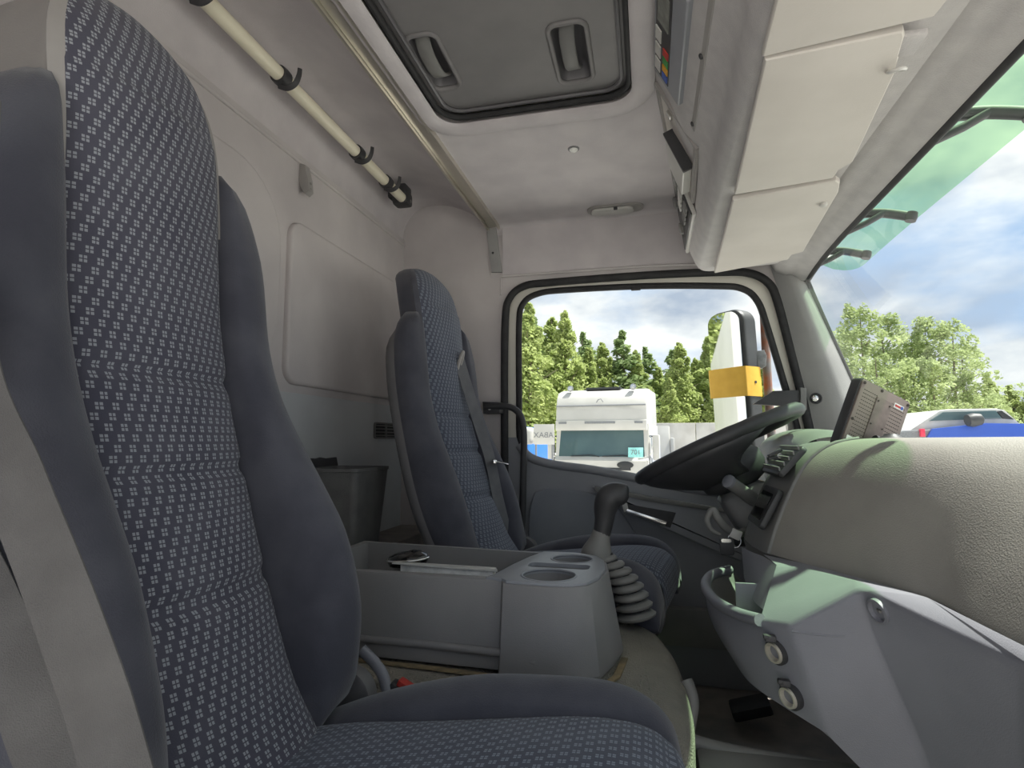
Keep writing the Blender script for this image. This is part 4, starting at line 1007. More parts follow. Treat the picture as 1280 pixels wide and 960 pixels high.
# ================================================================== overhead console with visors and radios
oc = empty('overhead_console', (.25, 1.05, 1.38), 'grey moulded overhead console under the front of the roof', 'console')
def oxt(y): return .034 + (.0 if y < 1.28 else .13*(y-1.28)) if y < 1.95 else .034+.13*.67+.25*(y-1.95)
ys = [-.04, .3, .6, .9, 1.1, 1.28, 1.4, 1.5, 1.6, 1.7, 1.8, 1.88, 1.93, 1.965, 1.99, 2.0]
rows = []
for y in ys:
    t = max(0, (y-1.85)/.15); dx = .05*t**2
    x0 = oxt(min(y, 1.95))
    pr = [(x0, 1.682), (x0+.03, 1.62), (x0+.062, 1.54), (.145+dx*.6, 1.47), (.155+dx*.6, 1.43), (.168+dx*.6, 1.402), (.195+dx*.5, 1.392), (.30, 1.395), (.43, 1.402)]
    rows.append([(p.x, y, p.y+.02*t*t) for p in spline(pr, 3)])
link('moulding', grid_mesh(rows), 'overhead', oc, auto=60)
link('end_cap', pydata([rows[-1][i] for i in range(len(rows[-1]))]+[(.43, 2.0, 1.682)], [tuple(range(len(rows[-1])+1))]), 'overhead', oc)
VIS = [('cream vinyl sun visor flap nearest the passenger doorway', [(952, 71), (1168, 20), (1240, -70), (985, -60)]),
       ('cream vinyl middle sun visor flap with a wire catch', [(918, 243), (1042, 222), (1048, 212), (1066, 202), (1118, 92), (1131, 44), (1129, 38), (956, 74)]),
       ('cream vinyl sun visor flap above the driver window', [(893, 341), (985, 324), (990, 318), (1004, 314), (1048, 240), (1050, 228), (1045, 225), (916, 250)])]
for lab, q in VIS:
    zv = 1.386
    pts = [at(u, v, Z=zv-.010) for u, v in q]
    poly = [(p.x, p.y) for p in pts]
    vi = empty('sun_visor', (sum(p[0] for p in poly)/len(poly), sum(p[1] for p in poly)/len(poly), zv), lab, 'sun visor')
    prism('flap', poly, (0, 0, zv-.012), (1, 0, 0), (0, 1, 0), (0, 0, 1), .014, 'visor_vinyl', vi, .005, 3)
    if 'wire' in lab:
        c = at(1128, 72, Z=zv-.008)
        bmx = box('catch_plate', at(1136, 54, Z=zv-.006), (.03, .045, .010), 'overhead', vi, .003)
        tube('wire_loop', spline([c+Vector((-.008, .03, 0)), c+Vector((-.012, .012, -.012)), c+Vector((-.002, 0, -.016)), c+Vector((.008, .012, -.010)), c+Vector((.006, .03, 0))], 5), .003, 'silver', vi, 8)
    if 'driver' in lab:
        c = at(1029, 252, Z=zv-.008); lathe('knob', [(.009, 0), (.008, .010), (.004, .013), (.001, .013)], c, (0, 0, -1), 'silver', vi, 14)
# devices in the rear face: a frame on the sloping face at distance along it
def ocp(y, k, d=0):
    x0 = oxt(min(y, 1.95)); a = Vector((x0+.004, y, 1.672)); b = Vector((.150, y, 1.45))
    nn = Vector((-(a.z-b.z), 0, (b.x-a.x)*-1)).normalized()
    return a.lerp(b, k)+nn*d
def panel_on(nm, y0, y1, k0, k1, d0, d1, m, parent, bev=.003):
    P = [ocp(y0, k0, d0), ocp(y1, k0, d0), ocp(y1, k1, d0), ocp(y0, k1, d0)]; Q = [ocp(y0, k0, d1), ocp(y1, k0, d1), ocp(y1, k1, d1), ocp(y0, k1, d1)]
    o = link(nm, pydata(P+Q, [(0, 1, 2, 3), (7, 6, 5, 4), (0, 4, 5, 1), (1, 5, 6, 2), (2, 6, 7, 3), (3, 7, 4, 0)]), m, parent, auto=20)
    if bev:
        mdf = o.modifiers.new('bev', 'BEVEL'); mdf.width = bev; mdf.segments = 2
    return o
u1 = empty('toll_unit', ocp(1.0, .4), 'dark toll collection unit with coloured keys on a screwed plate of the overhead console', 'device')
panel_on('face_plate', .70, 1.24, .0, .73, -.002, .005, 'vinyl_grey', u1, .0015)
bd = panel_on('body', .90, 1.20, .08, .52, .004, .018, 'plate_plastic', u1, .003)
panel_on('key_block', .93, 1.185, .12, .34, .0175, .0195, 'black_plastic', bd, 0)
panel_on('display', .95, 1.03, .15, .31, .019, .021, 'display', bd, 0)
for i, kc in enumerate(('red_plastic', 'key_green', 'key_amber', 'key_blue')):
    panel_on('key', 1.085+.024*i, 1.104+.024*i, .25, .33, .019, .0215, kc, bd, 0)
for i in range(3): panel_on('white_key', 1.05+.045*i, 1.085+.045*i, .13, .21, .019, .0215, 'silver', bd, 0)
for y, k in ((1.0, .68), (1.22, .69), (1.225, .05), (.74, .68)):
    lathe('screw', [(.006, 0), (.005, .003), (.001, .004)], ocp(y, k, .005), ocp(y, k, 1)-ocp(y, k, 0), 'black_plastic', u1, 12)
u2 = empty('card_drawer', ocp(1.45, .4), 'pale device drawer standing half open in the overhead console', 'device')
fr = [ocp(1.29, .03, .003), ocp(1.56, .03, .003), ocp(1.56, .84, .003), ocp(1.29, .78, .003)]
link('frame', sweep(fr, rect_prof(.014, .008), True, tuple(ocp(1.4, .5, 1)-ocp(1.4, .5, 0))), 'vinyl_grey', u2, auto=30)
panel_on('back', 1.295, 1.555, .05, .80, -.002, .001, 'visor_vinyl', u2, 0)
panel_on('drawer', 1.40, 1.55, .30, .74, .001, .026, 'silver', u2, .003)
panel_on('drawer_front', 1.392, 1.402, .28, .76, .001, .028, 'black_plastic', u2, .001)
panel_on('latch', 1.33, 1.35, .22, .30, .001, .008, 'chrome', u2, .001)
u3 = empty('tachograph', ocp(1.76, .6), 'black tachograph with silver bezel at the driver end of the overhead console', 'device')
panel_on('bezel', 1.59, 1.93, .10, .96, -.002, .010, 'silver', u3, .004)
panel_on('face', 1.602, 1.918, .14, .92, .008, .013, 'black_plastic', u3, .002)
panel_on('display', 1.62, 1.74, .18, .38, .0125, .015, 'display', u3, 0)
for i in range(4):
    panel_on('button', 1.615+.034*i, 1.64+.034*i, .50, .62, .0125, .018, 'silver', u3, .001)
    panel_on('button', 1.615+.034*i, 1.64+.034*i, .70, .82, .0125, .018, 'dark_plastic', u3, .001)
for k in (.30, .70):
    lathe('dial', [(.020, 0), (.019, .008), (.014, .011), (.001, .012)], ocp(1.84, k, .013), ocp(1.8, .5, 1)-ocp(1.8, .5, 0), 'dark_plastic', u3, 20)

# ================================================================== outside sun visor, mirror
ev = empty('outside_sun_visor', (.65, 1.05, 1.42), 'green tinted translucent sun visor outside the windscreen top', 'sun visor')
rows = []
ye = 2.32; NB = 60
for i in range(NB+1):
    y = -.10+(ye+.10)*i/NB
    t = max(0, (y-(ye-.22))/.22); u0 = max(0, (.12-y)/.22); t = max(t, u0)
    low = 1-.98*(1-math.sqrt(max(0, 1-t*t)))
    bow = hx(y)*.3
    rows.append([(.600+.125*k*low+bow+.02*math.sin(k*math.pi), y, 1.525-.095*k*low) for k in [j/8 for j in range(9)]])
link('tinted_blade', grid_mesh(rows), 'visor_green', ev, auto=60)
for y in (.25, 1.19, 1.68, 2.0):
    bx0 = Vector((.535, y, 1.43)); tip = Vector((.70, y-.02, 1.425))
    link('bracket_arm', sweep(spline([bx0, Vector((.575, y+.01, 1.455)), Vector((.635, y+.005, 1.452)), Vector((.675, y-.01, 1.437)), tip], 5), rect_prof(.024, .016, .004), False, (0, 1, 0)), 'black_plastic', ev, auto=50)
    lathe('bracket_knob', [(.013, -.012), (.015, 0), (.013, .012)], tip, (.3, 0, 1), 'black_plastic', ev, 14)
    link('bracket_strut', sweep([Vector((.54, y, 1.40)), Vector((.60, y, 1.425)), Vector((.645, y, 1.45))], rect_prof(.016, .012, .003), False, (0, 1, 0)), 'black_plastic', ev, auto=50)

mi = empty('wing_mirror', (.40, 2.5, .7), 'tall black wing mirror banded with yellow tape outside the door window', 'mirror')
Ym = 2.42
hs = [at(893, 402, Y=Ym), at(897, 390, Y=Ym), at(912, 383, Y=Ym), at(928, 381, Y=Ym), at(934, 386, Y=Ym), at(940, 440, Y=Ym), at(942, 500, Y=Ym), at(942, 575, Y=Ym), at(935, 582, Y=Ym), at(908, 592, Y=Ym), at(902, 584, Y=Ym), at(895, 530, Y=Ym), at(891, 470, Y=Ym)]
def mirror_pt(p, t):               # housing: mirror face looks rearwards, body swells towards the front
    return p
gx = [at(894, 400, Y=Ym), at(900, 388, Y=Ym), at(916, 384, Y=Ym), at(920, 400, Y=Ym), at(922, 470, Y=Ym), at(926, 560, Y=Ym), at(924, 580, Y=Ym), at(910, 588, Y=Ym), at(903, 580, Y=Ym), at(896, 520, Y=Ym), at(892, 460, Y=Ym)]
# mirror face is a slab turned towards driver: x grows a little with y
ang = math.radians(68)
fx, fy = math.cos(ang), math.sin(ang)          # in-plane horizontal direction of the mirror glass
mc = at(908, 485, Y=Ym); 
mw, mh = .165, .64
face = rrect(-mw/2, mw/2, -mh/2, mh/2, .05, 6)
zc = (at(908, 384, Y=Ym).z+at(908, 590, Y=Ym).z)/2
base = Vector((mc.x+.012, Ym+.02, zc))
nrmM = Vector((-.735, -.678, 0)).normalized(); hdir = Vector((-nrmM.y, nrmM.x, 0))
lean = Vector((.035, 0, -.999)).normalized()*-1
hb = prism('housing', rrect(-mw/2-.008, mw/2+.008, -mh/2-.008, mh/2+.008, .055, 6), base-nrmM*.004, hdir, lean, -nrmM, .085, 'mirror_housing', mi, .022, 4)
prism('mirror_glass', rrect(-mw/2+.004, mw/2-.004, -mh/2+.004, mh/2-.004, .045, 6), base+nrmM*.004, hdir, lean, nrmM, .003, 'mirror_glass', mi)
for z0, z1 in ((zc-.035-.0, zc+.085), (zc-mh/2+.005, zc-mh/2+.065)):
    loop = rrect(-mw/2-.012, mw/2+.012, -.012, .089, .012, 3)
    rows = [[base+hdir*x-nrmM*y+lean*(z-zc) for x, y in loop] for z in (z0, z1)]
    link('tape_band', grid_mesh(rows, True), 'yellow_tape', mi, auto=30)
p = base-hdir*(mw/2+.0125)-nrmM*.04+lean*(.022)
if hdir.y > 0: p = base+hdir*0
lathe('tape_hole', [(.006, 0), (.006, .002)], base+(hdir if hdir.y < 0 else -hdir)*(mw/2+.0125)-nrmM*.045+lean*.022, (hdir if hdir.y < 0 else -hdir), 'black_plastic', mi, 10)
po_ = [at(954, 372, Y=2.46), at(957, 430, Y=2.46), at(961, 500, Y=2.46), at(968, 590, Y=2.46), at(972, 640, Y=2.46)]
tube('support_pole', spline(po_, 4), .017, 'pole_rust', mi, 14)
q = [at(939, 439, Y=2.44), at(955, 438, Y=2.44), at(958, 445, Y=2.44), at(957, 458, Y=2.44), at(952, 461, Y=2.44), at(940, 458, Y=2.44)]
prism('pole_clamp', dz(q), (0, 2.425, 0), (1, 0, 0), (0, 0, 1), (0, 1, 0), .06, 'truck_grey', mi, .008)
q = [at(938, 540, Y=2.44), at(948, 545, Y=2.44), at(953, 580, Y=2.44), at(954, 600, Y=2.44), at(938, 604, Y=2.44)]
prism('wide_angle_mirror', dz(q), (0, 2.41, 0), (1, 0, 0), (0, 0, 1), (0, 1, 0), .07, 'mirror_housing', mi, .01)
q = [at(952, 557, Y=2.44), at(970, 557, Y=2.44), at(970, 584, Y=2.44), at(954, 586, Y=2.44)]
prism('lower_clamp', dz(q), (0, 2.43, 0), (1, 0, 0), (0, 0, 1), (0, 1, 0), .05, 'truck_grey', mi, .008)
tube('mirror_stay', [at(970, 585, Y=2.46), at(985, 600, Y=2.40), at(1000, 610, Y=2.16)], .014, 'truck_grey', mi, 10)

# ================================================================== driver footwell
fp = box('accelerator_pedal', at(938, 884, Y=1.80)+Vector((0, 0, 0)), (.11, .09, .03), 'rubber', None, .01, Matrix.Rotation(-.3, 3, 'Y'))
tag(fp, 'black foot pedal on the driver side floor', 'pedal')
fm = box2('floor_mat', (.10, 1.15, .0), (.70, 2.05, .008), 'floor_mat', bev=.003); tag(fm, 'dark grey mat in the driver footwell', 'mat')
# ================================================================== outside
ZG = -1.10
gr = link('ground', pydata([(-90, -60, ZG), (90, -60, ZG), (90, 160, ZG), (-90, 160, ZG)], [(0, 1, 2, 3)]), 'gravel', None, smooth=False); struct(gr, 'pale gravel yard around the truck', 'ground')

# white truck facing the driver's window
def truck():
    t = empty('parked_truck', (0, 0, 0), 'white high-roof truck parked facing the side window', 'truck')
    w = 1.17
    def pr(nm, pts, x0, x1, m, par=t, bev=.02):          # side profile (y, z) pulled across x
        return prism(nm, pts, (x0, 0, 0), (0, 1, 0), (0, 0, 1), (1, 0, 0), x1-x0, m, par, bev)
    pr('cab_body', [(.0, .5), (.0, 1.42), (.10, 1.5), (.22, 2.18), (.22, 2.3), (2.2, 2.3), (2.2, .5)], -w, w, 'truck_white', t, .05)
    pr('roof_fairing', [(.08, 2.28), (.10, 2.62), (.18, 2.95), (.34, 3.12), (.7, 3.2), (2.1, 3.2), (2.2, 2.28)], -w+.02, w-.02, 'truck_white', t, .07)
    ws = link('windscreen', pydata([(-w+.10, .085, 1.47), (w-.10, .085, 1.47), (w-.13, .205, 2.14), (-w+.13, .205, 2.14)], [(0, 1, 2, 3)]), 'truck_glass', t, smooth=False)
    # band above the windscreen with lamps
    pr('header', [(.06, 2.14), (.03, 2.2), (.05, 2.38), (.12, 2.40), (.3, 2.14)], -w+.03, w-.03, 'truck_white', t, .015)
    for x in (-.95, -.25, 0, .25, .95): box('marker_lamp', (x, .035, 2.33), (.26 if abs(x) < .9 else .2, .03, .05), 'truck_grey', t, .008)
    tube('fairing_rail', [(-w+.05, .09, 2.76), (w-.05, .09, 2.76)], .022, 'truck_grey', t, 8)
    tube('emblem', [(-.08, .075, 2.83), (-.04, .075, 2.9), (.03, .075, 2.92), (.09, .075, 2.84)], .012, 'truck_grey', t, 6)
    for x in (-.80, .80):
        h = lathe('roof_lamp', [(.02, -.1), (.06, -.05), (.08, .02), (.075, .05), (.001, .052)], (x, .30, 3.22), (0, -1, 0), 'truck_grey', t, 16)
        lathe('lens', [(.06, .053), (.001, .058)], (x, .30, 3.22), (0, -1, 0), 'chrome', h, 14)
    box('roof_hatch_cover', (0, .9, 3.22), (.9, .8, .06), 'truck_dark', t, .02)
    for x, a in ((-.45, .2), (.35, -.1)):
        tube('wiper', [(x-.3, .06, 1.50), (x+.2, .07, 1.53), (x+.42, .08, 1.49)], .012, 'truck_dark', t, 6)
    cdp = box('number_card', (.86, .075, 1.60), (.36, .012, .24), 'teal_card', t, .003, Matrix.Rotation(-.17, 3, 'X'))
    text_mesh('number_text', '701', .16, (.86, .060, 1.60), (1, 0, 0), (0, .17, .985), 'truck_grey', cdp, .001)
    for x in (-1, 1):
        m_ = box('door_mirror', (x*(w+.16), .30, 1.72), (.16, .22, .62), 'truck_white', t, .04)
        box('lower_mirror', (x*(w+.18), .30, 1.26), (.18, .2, .24), 'truck_white', t, .04)
        tube('mirror_arm', [(x*w, .25, 2.0), (x*(w+.14), .3, 1.98)], .02, 'truck_dark', t, 6)
        for k in range(2): tube('grab_rail', [(x*(w+.02), .12, 1.05+.5*k), (x*(w+.07), .12, 1.1+.5*k), (x*(w+.07), .12, 1.45+.5*k), (x*(w+.02), .12, 1.5+.5*k)], .018, 'chrome', t, 6)
    pr('grille_panel', [(-.03, .55), (-.03, 1.40), (.02, 1.42), (.02, .55)], -w+.05, w-.05, 'truck_white', t, .01)
    for z in (.75, .9, 1.05, 1.2): box('grille_slot', (0, -.035, z), (1.5, .02, .06), 'truck_dark', t, .006)
    box('bumper', (0, .02, .38), (2.3, .3, .35), 'truck_grey', t, .04)
    for x in (-.85, .85): box('headlamp', (x, -.03, .62), (.4, .1, .2), 'silver', t, .03); 
    prism('air_intake', disc((.62, 1.30), .20, 20, .45), (0, -.05, 0), (1, 0, 0), (0, 0, 1), (0, 1, 0), .03, 'truck_dark', t, .005)
    for x in (-1.0, 1.0): lathe('wheel', [(.2, -.15), (.5, -.14), (.52, 0), (.5, .14), (.2, .15)], (x, 1.0, .52), (1, 0, 0), 'rubber', t, 24)
    box('chassis', (0, 5.6, .85), (1.1, 6.6, .3), 'truck_dark', t, .03)
    for y in (4.0, 8.0):
        for x in (-.95, .95): lathe('wheel', [(.2, -.15), (.5, -.14), (.52, 0), (.5, .14), (.2, .15)], (x, y, .52), (1, 0, 0), 'rubber', t, 24)
    return t
tk = truck(); tk.location = (-1.16, 14.0, ZG+.03); tk.rotation_euler = (0, 0, math.radians(-7))
# banner seen from behind, lettering reversed
bnp = at(680, 543, Y=13.2)
bo = empty('sign_board', (bnp.x, 13.2, ZG), 'white sign board with reversed lettering beside the parked truck', 'sign')
box('board', (bnp.x, 13.2, bnp.z), (.50, .03, .48), 'truck_white', bo, .005)
text_mesh('lettering', 'ABAX', .185, (bnp.x-.01, 13.18, bnp.z-.02), (-1, 0, 0), (0, 0, 1), 'truck_grey', bo, .002)
for s in (-.2, .2): tube('post', [(bnp.x+s, 13.23, ZG), (bnp.x+s, 13.23, bnp.z+.25)], .025, 'truck_grey', bo, 8)
# blue curtain-side trailer behind the board
p = at(655, 540, Y=17)
bt = empty('blue_trailer', (p.x-1.2, 18, ZG), 'blue tarpaulin trailer behind the sign board', 'trailer')
box('tarp_box', (p.x-1.0, 18.5, .45), (2.5, 5, 1.55), 'blue_tarp', bt, .06)
box('bed', (p.x-1.0, 18.5, -.40), (2.5, 5, .15), 'truck_dark', bt, .02)
box('white_hood', (p.x+.25, 16.1, .95), (.5, .6, .5), 'truck_white', bt, .15, seg=4)
for x in (-2.0, 0): lathe('wheel', [(.2, -.15), (.45, -.14), (.47, 0), (.45, .14), (.2, .15)], (p.x+x*.8-.1, 18.5, ZG+.47), (1, 0, 0), 'rubber', bt, 20)
# second white tractor half hidden by the first
p = at(828, 560, Y=19)
t2 = empty('white_tractor', (p.x, 19.5, ZG), 'white truck cab half hidden behind the parked truck', 'truck')
prism('cab', [(0, -.6), (0, .5), (.25, 1.3), (2, 1.3), (2, -.6)], (p.x-.75, 19, 0), (0, 1, 0), (0, 0, 1), (1, 0, 0), 1.0, 'truck_white', t2, .05)
box('side_mirror', (p.x+.32, 19.1, .6), (.12, .25, .6), 'truck_white', t2, .04)
for k, z in enumerate((-.9, -.5, -.1)): box('step', (p.x+.3, 19.2, z), (.3, .5, .05), 'truck_grey', t2, .01)
box('cab_base', (p.x-.25, 20, -.85), (1.0, 2, .5), 'truck_grey', t2, .02)
# low white wall, blue car hood in front of it
w0, w1 = at(805, 529, Y=24), at(1010, 529, Y=24)
cw = empty('yard_wall', (2, 24, ZG), 'low white concrete wall along the far side of the yard', 'wall')
npan = 5
for i in range(npan):
    xa = w0.x+(w1.x+4-w0.x)*i/npan; xb = w0.x+(w1.x+4-w0.x)*(i+1)/npan
    box2('panel', (xa+.01, 24, ZG), (xb-.01, 24.2, w0.z), 'wall_concrete', cw, .02)
p = at(905, 592, Y=15)
bc = empty('blue_car', (p.x, 15, ZG), 'small blue car in front of the low white wall', 'car')
def car(root, c, m, L, H, yaw=0):
    c = Vector(c)
    pr = [(-L/2, .35), (-L/2, .85), (-L*.44, .95), (-L*.2, .98), (-L*.1, H-.12), (-.02*L, H), (L*.22, H), (L*.36, 1.0), (L*.48, .92), (L/2, .8), (L/2, .35)]
    R = Matrix.Rotation(yaw, 3, 'Z')
    f = lambda x, y, z: c+R@Vector((x, y, z))
    prism('body', pr, f(0, -.85, 0), R@Vector((1, 0, 0)), (0, 0, 1), R@Vector((0, 1, 0)), 1.7, m, root, .06)
    for s in (-.862, .852): prism('side_glass', [(-L*.16, 1.02), (-L*.085, H-.13), (L*.2, H-.1), (L*.31, 1.02)], f(0, s, 0), R@Vector((1, 0, 0)), (0, 0, 1), R@Vector((0, 1, 0)), .012, 'truck_glass', root)
    for x in (-L*.32, L*.32):
        for s in (-.78, .78): lathe('wheel', [(.1, -.1), (.31, -.09), (.33, 0), (.31, .09), (.1, .1)], f(x, s, .33), R@Vector((0, 1, 0)), 'rubber', root, 18)
car(bc, (p.x+.6, 15, ZG), 'blue_tarp', 3.9, 1.62, .2)

# blue pickup with a hard cover on a low platform, seen over the dashboard
pk_ = empty('blue_pickup', (3.9, 8.6, ZG), 'blue pickup with dark glass on its cab seen over the dashboard', 'pickup')
zb = .83
yy = 8.0
def PP(u, v, Y=8.0): q = at(u, v, Y=Y); return (q.x, q.z)
prism('lower_body', [PP(1105, 562), PP(1112, 543), PP(1130, 538), PP(1280, 533), PP(1380, 536), PP(1385, 640), PP(1105, 640)], (0, 8.0, 0), (1, 0, 0), (0, 0, 1), (0, 1, 0), 1.75, 'truck_grey', pk_, .03)
prism('side_panel', [PP(1158, 546), PP(1164, 536), PP(1232, 529), PP(1300, 530), PP(1300, 600), PP(1156, 600)], (0, 7.97, 0), (1, 0, 0), (0, 0, 1), (0, 1, 0), .05, 'blue_paint', pk_, .01)
prism('cab', [PP(1140, 538), PP(1178, 513), PP(1190, 511), PP(1252, 510), PP(1262, 512), PP(1282, 530), PP(1282, 540), PP(1140, 545)], (0, 8.08, 0), (1, 0, 0), (0, 0, 1), (0, 1, 0), 1.5, 'silver', pk_, .03)
prism('cab_glass', [PP(1165, 526), PP(1182, 515), PP(1248, 513), PP(1256, 523)], (0, 8.05, 0), (1, 0, 0), (0, 0, 1), (0, 1, 0), .05, 'truck_glass', pk_, .005)
prism('rear_glass', [PP(1258, 523), PP(1250, 514), PP(1256, 513), PP(1272, 524)], (0, 8.06, 0), (1, 0, 0), (0, 0, 1), (0, 1, 0), .04, 'truck_dark', pk_, .004)
q = at(1216, 525, Y=7.9)
lathe('door_mirror', [(.02, -.12), (.07, -.08), (.085, 0), (.07, .06), (.001, .07)], q, (-1, -.1, -.1), 'mirror_housing', pk_, 14)
q = at(1153, 541, Y=7.98); box('tail_lamp', (q.x, 7.99, q.z), (.05, .06, .10), 'tail_red', pk_, .01)
for x in (3.5, 5.0):
    for y in (8.1, 9.6): lathe('wheel', [(.1, -.1), (.38, -.09), (.40, 0), (.38, .09), (.1, .1)], (x, y, -.02-.1), (0, 1, 0), 'rubber', pk_, 18)
pf = box2('loading_platform', (2.6, 7.9, ZG), (5.8, 9.9, -.52), 'wall_concrete', bev=.03); tag(pf, 'raised concrete platform carrying the blue pickup', 'platform')

# ------------------------------------------------------------------ trees
def leaf_cloud(clumps, per, size, seed):
    rnd = random.Random(seed); vs = []; fs = []
    for (cx, cy, cz, rx, rz) in clumps:
        for _ in range(per):
            while True:
                a, b, c = rnd.uniform(-1, 1), rnd.uniform(-1, 1), rnd.uniform(-1, 1)
                d = a*a+b*b+c*c
                if d < 1 and d > .12: break
            p = Vector((cx+a*rx, cy+b*rx, cz+c*rz))
            q = Vector((rnd.gauss(0, 1), rnd.gauss(0, 1), rnd.gauss(0, 1))).normalized(); r = q.orthogonal().normalized(); s = q.cross(r)
            k = size*rnd.uniform(.6, 1.35); i = len(vs)
            vs += [p+r*k, p+s*k*.55, p-r*k, p-s*k*.55]; fs.append((i, i+1, i+2, i+3))
    me = bpy.data.meshes.new('foliage'); me.from_pydata([tuple(v) for v in vs], [], fs); me.update(); return me
def trunk_mesh(h, r, seed, branches=7):
    rnd = random.Random(seed); bm = bmesh.new()
    def seg(a, b, ra, rb):
        me = sweep([a, Vector(a).lerp(Vector(b), .5)+Vector((rnd.uniform(-.05, .05)*h*.1, 0, 0)), b], circle(1, 6), False, None, True, [ra, (ra+rb)/2, rb]); bm.from_mesh(me); bpy.data.meshes.remove(me)
    seg((0, 0, 0), (rnd.uniform(-.2, .2), rnd.uniform(-.2, .2), h*.95), r, r*.15)
    for i in range(branches):
        z = h*(.3+.6*i/branches); a = rnd.uniform(0, 6.28); l = h*.18*(1.1-i/branches)
        seg((0, 0, z), (math.cos(a)*l, math.sin(a)*l, z+l*.8), r*.35, r*.06)
    me = bpy.data.meshes.new('trunk'); bm.to_mesh(me); bm.free(); return me
def crown(kind, h, seed):
    rnd = random.Random(seed); cl = []
    if kind == 'fir':
        for i in range(16):
            k = i/15; z = h*(.12+.86*k); R = h*.24*(1-k)**.85+.15
            for j in range(4 if k < .8 else 2):
                a = rnd.uniform(0, 6.28); cl.append((math.cos(a)*R*.55, math.sin(a)*R*.55, z, R*.6, h*.04))
    elif kind == 'birch':
        for i in range(12):
            k = i/12; R = h*.19*(1-k)**.7
            for s_ in (-1, 1): cl.append((s_*R*.35, -s_*R*.2*(-1)**i, h*(.14+.80*k), R*.62, h*.06))
        for i in range(64):
            k = rnd.random()**1.15; z = h*(.16+.80*k); R = h*.19*(1-k)**.7*(1 if k > .12 else .6)
            a = rnd.uniform(0, 6.28); q = rnd.uniform(.2, 1); f_ = 1.1-.75*k; cl.append((math.cos(a)*R*q, math.sin(a)*R*q, z, h*rnd.uniform(.02, .055)*f_, h*rnd.uniform(.035, .075)*f_))
    else:
        for i in range(70):
            k = rnd.random(); z = h*(.10+.86*k); R = h*.26*math.sin(min(1, (1-k)*1.1+.1)*math.pi*.6)
            a = rnd.uniform(0, 6.28); q = rnd.uniform(.1, 1); cl.append((math.cos(a)*R*q, math.sin(a)*R*q, z, h*rnd.uniform(.018, .05), h*rnd.uniform(.025, .055)))
    return cl
TREE = {}
for kind, h, per, size, m in (('fir', 11, 90, .17, 'leaf_fir'), ('birch', 12, 190, .135, 'leaf_birch'), ('aspen', 9, 62, .085, 'leaf_aspen')):
    for v in range(3):
        f = leaf_cloud(crown(kind, h, 11*v+len(kind)), per, size, v+3); f.materials.append(MATS[m])
        t = trunk_mesh(h, .16 if kind != 'aspen' else .10, v+31); t.materials.append(MATS['bark'])
        TREE[kind, v] = (f, t, h)
LAB = {'fir': 'dark green conifer %s', 'birch': 'bright green birch %s', 'aspen': 'airy light green tree %s'}
GRP = {'fir': 'conifers beyond the yard', 'birch': 'birches beyond the yard', 'aspen': 'trees ahead of the windscreen'}
WHERE = {'fir': 'rising among the birches beyond the yard', 'birch': 'in the belt beyond the parked truck', 'aspen': 'beyond the blue pickup'}
cnt = [0]
def tree(kind, u, vtop, Y, wide=1.0, where=None):
    q = at(u, vtop, Y=Y); v = cnt[0] % 3; cnt[0] += 1
    f, t, h = TREE[kind, v]; s = (q.z-ZG)/h
    r = empty(kind+'_tree', (q.x, Y, ZG), LAB[kind] % (where or WHERE[kind]), 'tree', GRP[kind] if not where else 'trees '+where)
    r.rotation_euler = (0, 0, random.uniform(0, 6.28)); r.scale = (s*wide, s*wide, s)
    for nm, me in (('foliage', f), ('trunk', t)):
        o = bpy.data.objects.new(nm, me); COL.objects.link(o); o.parent = r
        if nm == 'foliage': o['kind'] = 'stuff'
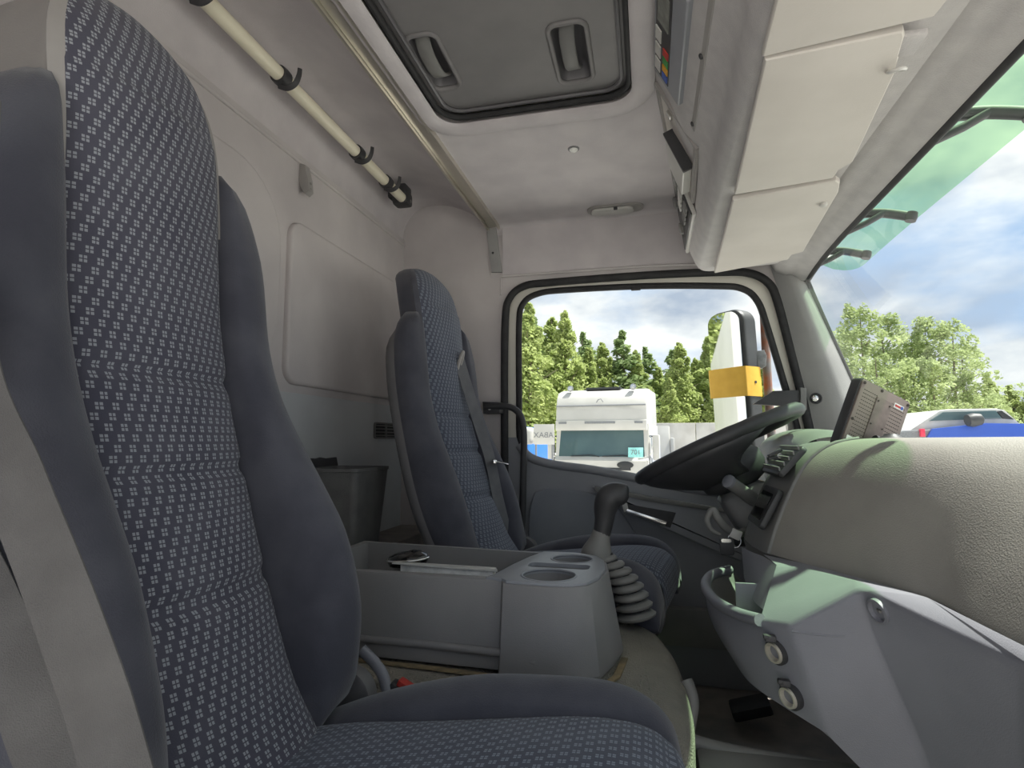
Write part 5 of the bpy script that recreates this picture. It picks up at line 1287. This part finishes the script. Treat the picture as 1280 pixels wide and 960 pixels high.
for a in ((660, 372, 34), (690, 392, 40), (706, 385, 38), (735, 430, 42), (752, 424, 43), (795, 435, 44), (822, 455, 46), (848, 424, 40), (868, 445, 43), (886, 415, 42), (905, 430, 45), (925, 440, 40), (950, 445, 42), (640, 380, 36), (720, 470, 36), (770, 478, 36), (810, 480, 37), (836, 470, 36), (895, 470, 36), (930, 480, 37)): tree('birch', *a, wide=1.25, where='low and bushy at the foot of the tree belt' if a[1] >= 470 else None)
for a in ((778, 416, 44), (806, 436, 47), (840, 440, 48), (668, 400, 42), (728, 418, 47)): tree('fir', *a, wide=1.5)
for a in ((1042, 430, 27), (1076, 378, 26), (1108, 390, 29), (1060, 405, 30), (1138, 415, 28), (1158, 393, 27), (1182, 396, 27), (1200, 425, 29), (1128, 450, 25), (1095, 440, 24), (1165, 445, 25), (1210, 465, 26), (1050, 470, 24)): tree('aspen', *a, wide=1.25)
for a in ((1236, 470, 45), (1262, 478, 46), (1290, 472, 45), (1220, 490, 44), (1316, 480, 46), (1345, 470, 45)): tree('birch', *a, wide=1.6, where='in the low far row seen over the pickup')
# trees and a white trailer behind the truck, seen in the wing mirror
for x, y in ((-15, 3.6), (-21, 2.0), (-16, 9), (-20, 6), (-22, 12), (-18, 16), (-24, 3), (-26, 20)):
    f, t, h = TREE['birch', cnt[0] % 3]; cnt[0] += 1
    r = empty('birch_tree', (x, y, ZG), 'bright green birch standing behind the cab in the mirror view', 'tree', 'birches behind the cab'); r.scale = (1.1, 1.1, .9)
    for nm, me in (('foliage', f), ('trunk', t)):
        o = bpy.data.objects.new(nm, me); COL.objects.link(o); o.parent = r
        if nm == 'foliage': o['kind'] = 'stuff'
ct = empty('cargo_box', (-4.0, 1.05, ZG), 'white cargo box body behind the cab', 'cargo box')
box2('box_body', (-7.6, -.2, -.1), (-1.35, 2.3, 1.75), 'truck_white', ct, .03)
box2('chassis', (-7.6, .5, -.6), (-1.0, 1.6, -.1), 'truck_dark', ct, .02)
for y in (.0, 2.1): lathe('wheel', [(.2, -.15), (.46, -.14), (.48, 0), (.46, .14), (.2, .15)], (-5.2, y, ZG+.48), (0, 1, 0), 'rubber', ct, 24)
